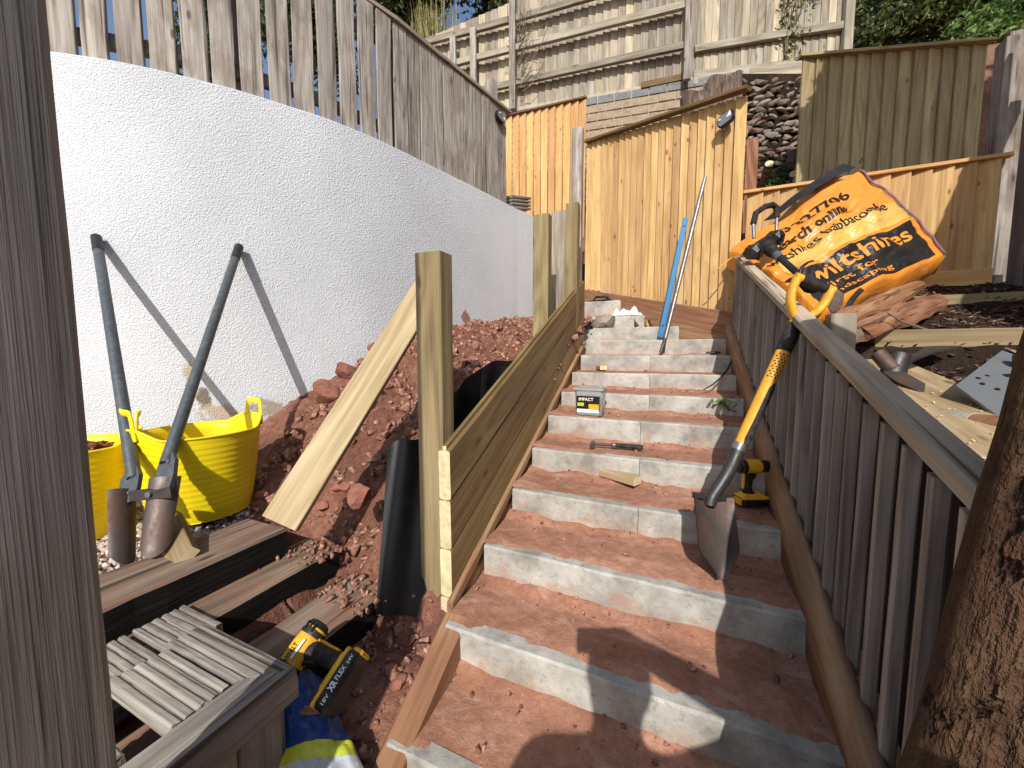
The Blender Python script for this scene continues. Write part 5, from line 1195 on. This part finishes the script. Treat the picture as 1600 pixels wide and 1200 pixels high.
# ---- blue sack under the drill
sk=empty('blue_sack',(-.80,.50,.45),'blue plastic sack with lime band below the planter corner','sack')
q0,q1,q2,q3=DP(425,1048,.98),DP(505,1062,1.06),DP(425,1215,.86),DP(572,1212,.86)
nsk=(q1-q2).cross(q3-q0).normalized(); nsk=nsk if nsk.dot(CAM-q0)>0 else -nsk
def skS(u,v): 
    p=q0.lerp(q1,u).lerp(q2.lerp(q3,u),v); e=(4*u*(1-u)); return p+nsk*(.03*e+.012*nz((u*5,v*5,2))+.005*nz((u*14,v*12,4)))
g=MB(); g.grid(lambda u,v:skS(u,v*1.25),30,40); 
if True: g.f=[f for f in g.f]
s0=len(g.f); g.grid(lambda u,v:skS(u,v*1.25)-nsk*(.01+.08*4*u*(1-u)),30,40); g.f[s0:]=[tuple(reversed(q)) for q in g.f[s0:]]; g.build('film',MT['bluebag'],sk,True)
g=MB(); g.grid(lambda u,v:skS(u,lerp(.72,.86,v)+.06*(1-u)*0-.10*u+.09)+nsk*.004,30,6); g.build('lime_band',MT['sackgreen'],sk,True)
g=MB(); g.grid(lambda u,v:skS(u,lerp(.86,1.25,v)-.10*u+.09)+nsk*.0035,30,10); g.build('grey_band',MT['sackgrey'],sk,True)
tv,tf=text_fit('MAX',.02,.12,.66,.60,.02); mobj('lettering',[skS(v.x,v.y)+nsk*.005 for v in tv],tf,MT['whitepr'],sk)
g=MB(); 
def pat(u,v): a=u*6.283; return skS(.50+.12*v*math.cos(a)*(1+.3*math.sin(3*a)),.47+.06*v*math.sin(a)*(1+.3*math.cos(2*a)))+nsk*.004
g.grid(pat,18,3); g.build('mud_patch',MT['tread'],sk,True)
# ================================================================ vegetation
def tree(name,trunk,crowns,n,ls,mat,label,seed,cat='tree',tr=.08,clump=40,group=None):
    rg=np.random.default_rng(seed); e=empty(name,trunk[0],label,cat,group)
    g=MB(); N=len(trunk); g.tube(trunk,[lerp(tr,tr*.4,i/(N-1)) for i in range(N)],9)
    for (c,r) in crowns:
        for k in range(5):
            q=V(c)+V(tuple(rg.normal(0,.45,3)))*max(r); s_=V(trunk[-1]).lerp(V(trunk[-2]),rg.random()); g.tube([s_,s_.lerp(q,.5)+V((0,0,.05)),q],[tr*.4,tr*.25,tr*.08],6)
    vert_wood('trunk',g.v,g.f,W['stump'],e)
    Ps=[]
    tot=sum(r[0]*r[1]*r[2] for c,r in crowns)
    for c,r in crowns:
        m_=int(n*r[0]*r[1]*r[2]/tot); cl_=rg.normal(0,1,(clump,3)); cl_/=np.linalg.norm(cl_,axis=1)[:,None]; cl_*=rg.uniform(.35,1.,(clump,1))
        idx=rg.integers(0,clump,m_); Ps.append(np.array(tuple(c))+(cl_[idx]+rg.normal(0,.16,(m_,3)))*np.array(r))
    P=np.vstack(Ps); s=ls*rg.uniform(.6,1.35,len(P))
    scatter('crown',P,np.stack([s,s*.9,s],1),mat,'leaf',parent=e,rng=rg); return e
def gnd(p): return V((p.x,p.y,HILL(p.x,p.y)-.1))
# trees seen over and through the left fence
def T(px,py,d,r,*a,**k):
    c=DP(px,py,d); b=gnd(c); return tree(a[0],[b,b.lerp(c,.4)+V((.05,0,0)),b.lerp(c,.75),c],[(c,r)]+k.pop('extra',[]),*a[1:],**k)
T(640,-25,7.4,(1.15,.8,.8),'evergreen_tree',9000,.07,MT['leaf'],'dark evergreen tree above the grey slat fence and dry grass',101)
T(800,-50,7.6,(1.5,.8,.85),'evergreen_tree',11000,.07,MT['leaf'],'broad dark evergreen crown over the left part of the back fence',102)
T(480,20,6.5,(1.0,.8,1.2),'evergreen_tree',8000,.06,MT['leaf'],'dark evergreen tree showing through the gaps of the slat fence',103)
T(330,60,6.0,(.7,.6,.9),'evergreen_tree',3500,.05,MT['leaf'],'loose leafy tree behind the left slats with blue sky between',104)
T(1440,20,6.0,(1.1,.7,.8),'climbing_hedge',9000,.055,MT['leaf2'],'tangled green climber above the shaded olive panel',105,cat='hedge')
T(1560,50,5.2,(.6,.5,.5),'climbing_hedge',4000,.055,MT['leaf3'],'brighter leafy bush over the right end of the olive panel',106,cat='hedge')
T(1365,10,6.2,(.5,.5,.7),'climbing_hedge',1800,.045,MT['leaf'],'thin twiggy bush by the end post of the back fence',107,cat='hedge')
# dry ornamental grass behind the slat fence
gp=DP(672,25,5.9); gg=empty('pampas_grass',gnd(gp),'tuft of tall dry grass rising behind the slat fence','grass plant')
rg=np.random.default_rng(44); n=420; P=[];R=[];S=[]
for k in range(n):
    a=rg.uniform(0,6.28); l=rg.uniform(.3,.7); ti=abs(rg.normal(0,.35)); z=V((math.sin(ti)*math.cos(a),math.sin(ti)*math.sin(a),math.cos(ti))); x=V((-math.sin(a),math.cos(a),0)); y=z.cross(x)
    P.append((gp.x+rg.normal(0,.16),gp.y+rg.normal(0,.1),gp.z-.55)); R.append(np.array([[x.x,y.x,z.x],[x.y,y.y,z.y],[x.z,y.z,z.z]])); S.append((.06,.35*l,l))
scatter('blades',np.array(P),np.array(S),MT['straw'],'blade',parent=gg,rng=rg,tilt=np.array(R))
# ivy and twigs on the back fence
iv_=empty('ivy',kq(.8,5.3,.1),'ivy creeping down the weathered fence above the rubble wall','ivy'); rg=np.random.default_rng(46)
def ivy(pts,n,ls,mat,rad,par,nm):
    P=[]; 
    for k in range(n):
        i=rg.integers(0,len(pts)); q=pts[i]; P.append((q.x+rg.normal(0,rad),q.y+rg.normal(0,.02),q.z+rg.normal(0,rad)))
    s=ls*rg.uniform(.5,1.3,n); scatter(nm,np.array(P),np.stack([s,s,s],1),mat,'leaf',parent=par,rng=rg)
ivy([kq(t_,z_,.07) for t_,z_ in ((.62,5.45),(.63,5.3),(.62,5.15),(.64,5.0),(.55,5.6),(.7,5.6),(.66,4.85),(.8,5.5),(.75,5.4),(.9,5.6))],420,.026,MT['leaf2'],.06,iv_,'leaves')
g=MB()
for k in range(5): g.tube([kq(.62+.02*k,5.7,.05),kq(.60+.03*k,5.3,.06),kq(.63,4.8+.05*k,.05)],.006,5)
g.build('stems',MT['twig'],iv_)
tw=empty('bare_creeper',kp(.47,4.8,.12),'bare twiggy creeper climbing the post of the back fence','creeper'); g=MB(); rg=np.random.default_rng(47)
for k in range(26):
    a=kp(.46+rg.normal(0,.012),4.75+rg.random()*.9,.13); pts=[a]
    for j in range(4): a=a+V((rg.normal(.03,.07),0,rg.normal(.08,.07))); pts.append(a+m1*rg.uniform(0,.03))
    g.tube(pts,[.006,.005,.004,.003,.002],4)
g.build('stems',MT['twig'],tw); P=[]
# cut branches and ivy at the foot of the rubble wall
br=empty('ivy_clump',DP(1235,285,3.7),'ivy and cut branches heaped beside the orange bag','ivy'); rg=np.random.default_rng(48)
leaves('leaves',tuple(DP(1232,272,3.75)),.22,520,.028,MT['leaf'],rg,br,(1.15,.6,.75),14); leaves('leaves',tuple(DP(1208,288,3.6)),.1,90,.026,MT['leaf3'],rg,br,(1.,.6,.5),6)
for k,(x,y,x2,y2,r_) in enumerate(((1202,256,1192,290,.038),(1240,272,1238,300,.035),(1283,245,1262,262,.10),(1237,236,1243,290,.05))):
    a=DP(x,y,3.52 if k<2 else 3.7); b=DP(x2,y2,3.75); bar('log',[a,b],[r_,r_*1.05],W['stump'],br,14)
    d=(b-a).normalized(); bar('cut_face',[a-d*.004,a+d*.001],[r_*.9,r_*.9],W['cut'],br,14)
def herb(px,py,d,n,ls,rad,label,seed):
    p=DP(px,py,d); e=empty('small_herb',p-V((0,0,rad)),label,'plant','small plants behind the low fence'); r_=np.random.default_rng(seed); P=[];R=[];S=[]
    for k in range(n):
        a=r_.uniform(0,6.28); ti=abs(r_.normal(.6,.35)); z=V((math.sin(ti)*math.cos(a),math.sin(ti)*math.sin(a),math.cos(ti))); x=V((-math.sin(a),math.cos(a),0)); y=z.cross(x); l=ls*r_.uniform(.6,1.2)
        P.append((p.x+r_.normal(0,.02),p.y+r_.normal(0,.02),p.z-rad+r_.uniform(0,rad))); R.append(np.array([[x.x,y.x,z.x],[x.y,y.y,z.y],[x.z,y.z,z.z]])); S.append((l*.9,l*.5,l))
    scatter('leaves',np.array(P),np.array(S),MT['leaf3'],'blade',parent=e,rng=r_,tilt=np.array(R)); return e
herb(1330,262,3.35,60,.11,.08,'green leafy herb growing above the orange bag',71); herb(1376,268,3.4,26,.09,.05,'smaller spiky herb right of the leafy one on the low fence',72)
# tree added out of view on the right to shade the olive panel
tree('added_shade_tree',[V((3.4,1.6,.5)),V((3.3,1.7,2.5)),V((3.0,1.9,4.2)),V((2.75,2.1,5.6))],[(V((2.45,2.55,5.1)),(.95,.5,.72)),(V((1.75,2.6,4.7)),(.6,.38,.52)),(V((3.0,2.0,5.6)),(.8,.7,.8))],13000,.12,MT['leaf'],'leafy tree outside the picture shading the olive panel',120,tr=.16,clump=60)
# post added out of view, towards the sun, to shade the near left post
pq_=(pa-rt*.06); q_=V((pq_.x,pq_.y,0))-V((LD.x,LD.y,0)).normalized()*.42
tag(plank('timber_post',q_+V((0,0,.05)),q_+V((0,0,2.95)),.115,.10,V((LD.x,LD.y,0)),W['postl'],None,n=10,jit=.001),'second weathered post standing close behind the near left post','post')
# ---- the photographer, whose shadow falls on the steps
Rp=LD.cross(V((0,0,1))).normalized(); Up=Rp.cross(LD).normalized()
def Qs(a,b,s_): return CAM+Rp*a+Up*b-LD*s_
ph=empty('phone',CAM-fw*.03,'smartphone held up sideways to take the picture','phone'); cph=CAM-fw*.022+rt*.048-upv*.012
g=MB(); g.box((0,0,0),(.148,.072,.008),mw=frame(rt,fw,cph),ch=.0035); g.build('case',MT['black'],ph)
g=MB(); g.box((0,0,0),(.138,.066,.001),mw=frame(rt,fw,cph-fw*.0046),ch=.0004); g.build('screen',MT['blackpr'],ph)
head=Qs(.085,-.10,.42); feet_z=.075
def skin_obj(name,pts,edges,rad,mats,parent=None,root=0,sub=2):
    me=bpy.data.meshes.new(name); me.from_pydata([tuple(p) for p in pts],edges,[]); me.update()
    o=bpy.data.objects.new(name,me); COL.objects.link(o); me.materials.append(mats); place(o,M(),parent)
    md=o.modifiers.new('skin','SKIN'); md.use_smooth_shade=True
    for i,r_ in enumerate(rad): sv=me.skin_vertices[0].data[i]; sv.radius=(r_,r_) if not isinstance(r_,tuple) else r_; sv.use_root=(i==root)
    s2=o.modifiers.new('sub','SUBSURF'); s2.levels=sub; s2.render_levels=sub; return o
hx,hy=head.x,head.y; zs=head.z-.21; F_=V((-.28,.96,0)); Rr=V((.96,.28,0))
pel=V((hx+.03,hy-.10,.98)); sh_l=V((hx,hy,zs))-Rr*.20; sh_r=V((hx,hy,zs))+Rr*.19
hand=cph+rt*.05+upv*.012-fw*.02; elb=Qs(.44,-.14,.16); hnd2=V((hx,hy,0))-Rr*.26+F_*.06; elb2=V((hx,hy,zs-.28))-Rr*.25
pts=[pel,pel+V((0,.02,.22)),V((hx,hy-.03,zs-.06)),V((hx,hy-.02,zs+.03)),V((hx,hy,zs+.09)),V((hx,hy,head.z-.05)),V((hx,hy+.01,head.z+.05)),V((hx,hy,head.z+.10)),
 sh_l,elb2,hnd2+V((0,0,zs-.52)),hnd2+V((0,.02,zs-.62)), sh_r,elb,hand-(hand-elb).normalized()*.07,hand,
 pel-Rr*.10-V((0,0,.06)),pel-Rr*.11+F_*.03-V((0,0,.48)),V((pel.x,pel.y,feet_z+.09))-Rr*.11,V((pel.x,pel.y,feet_z+.03))-Rr*.12+F_*.16,
 pel+Rr*.10-V((0,0,.06)),pel+Rr*.11+F_*.03-V((0,0,.48)),V((pel.x,pel.y,feet_z+.09))+Rr*.11,V((pel.x,pel.y,feet_z+.03))+Rr*.12+F_*.16]
ed=[(0,1),(1,2),(2,3),(3,4),(4,5),(5,6),(6,7),(2,8),(8,9),(9,10),(10,11),(2,12),(12,13),(13,14),(14,15),(0,16),(16,17),(17,18),(18,19),(0,20),(20,21),(21,22),(22,23)]
rad=[(.16,.12),(.15,.11),(.15,.10),(.075,.07),(.058,.058),(.075,.085),(.08,.095),(.055,.065),.07,.045,.032,.03,.064,.046,.036,.030,.085,.058,.045,.038,.085,.058,.045,.038]
pe=empty('person',(pel.x,pel.y,feet_z),'person in dark work clothes holding up a phone behind the camera','person')
skin_obj('body',pts,ed,rad,MT['shirt'],pe)
for k in range(4):
    a=hand+upv*(.028-.018*k)+rt*.0; skin_obj('finger',[hand+upv*(.02-.014*k)-fw*.0,a+rt*.03-fw*.02,a+rt*.018+fw*.002-rt*.03],[(0,1),(1,2)],[.010,.009,.008],MT['skin'],pe,0,1)
skin_obj('thumb',[hand-upv*.02,hand-upv*.045-rt*.01,hand-upv*.05-rt*.04-fw*.01],[(0,1),(1,2)],[.011,.010,.008],MT['skin'],pe,0,1)
g=MB(); rv,rf=rock_geo(900,3,(.088,.10,.115),.05); hv_=[V((hx,hy-.01,head.z+.03))+v for v in rv if True]; g.add(hv_,[f for f in rf]); g.build('hair',MT['hair'],pe,True)
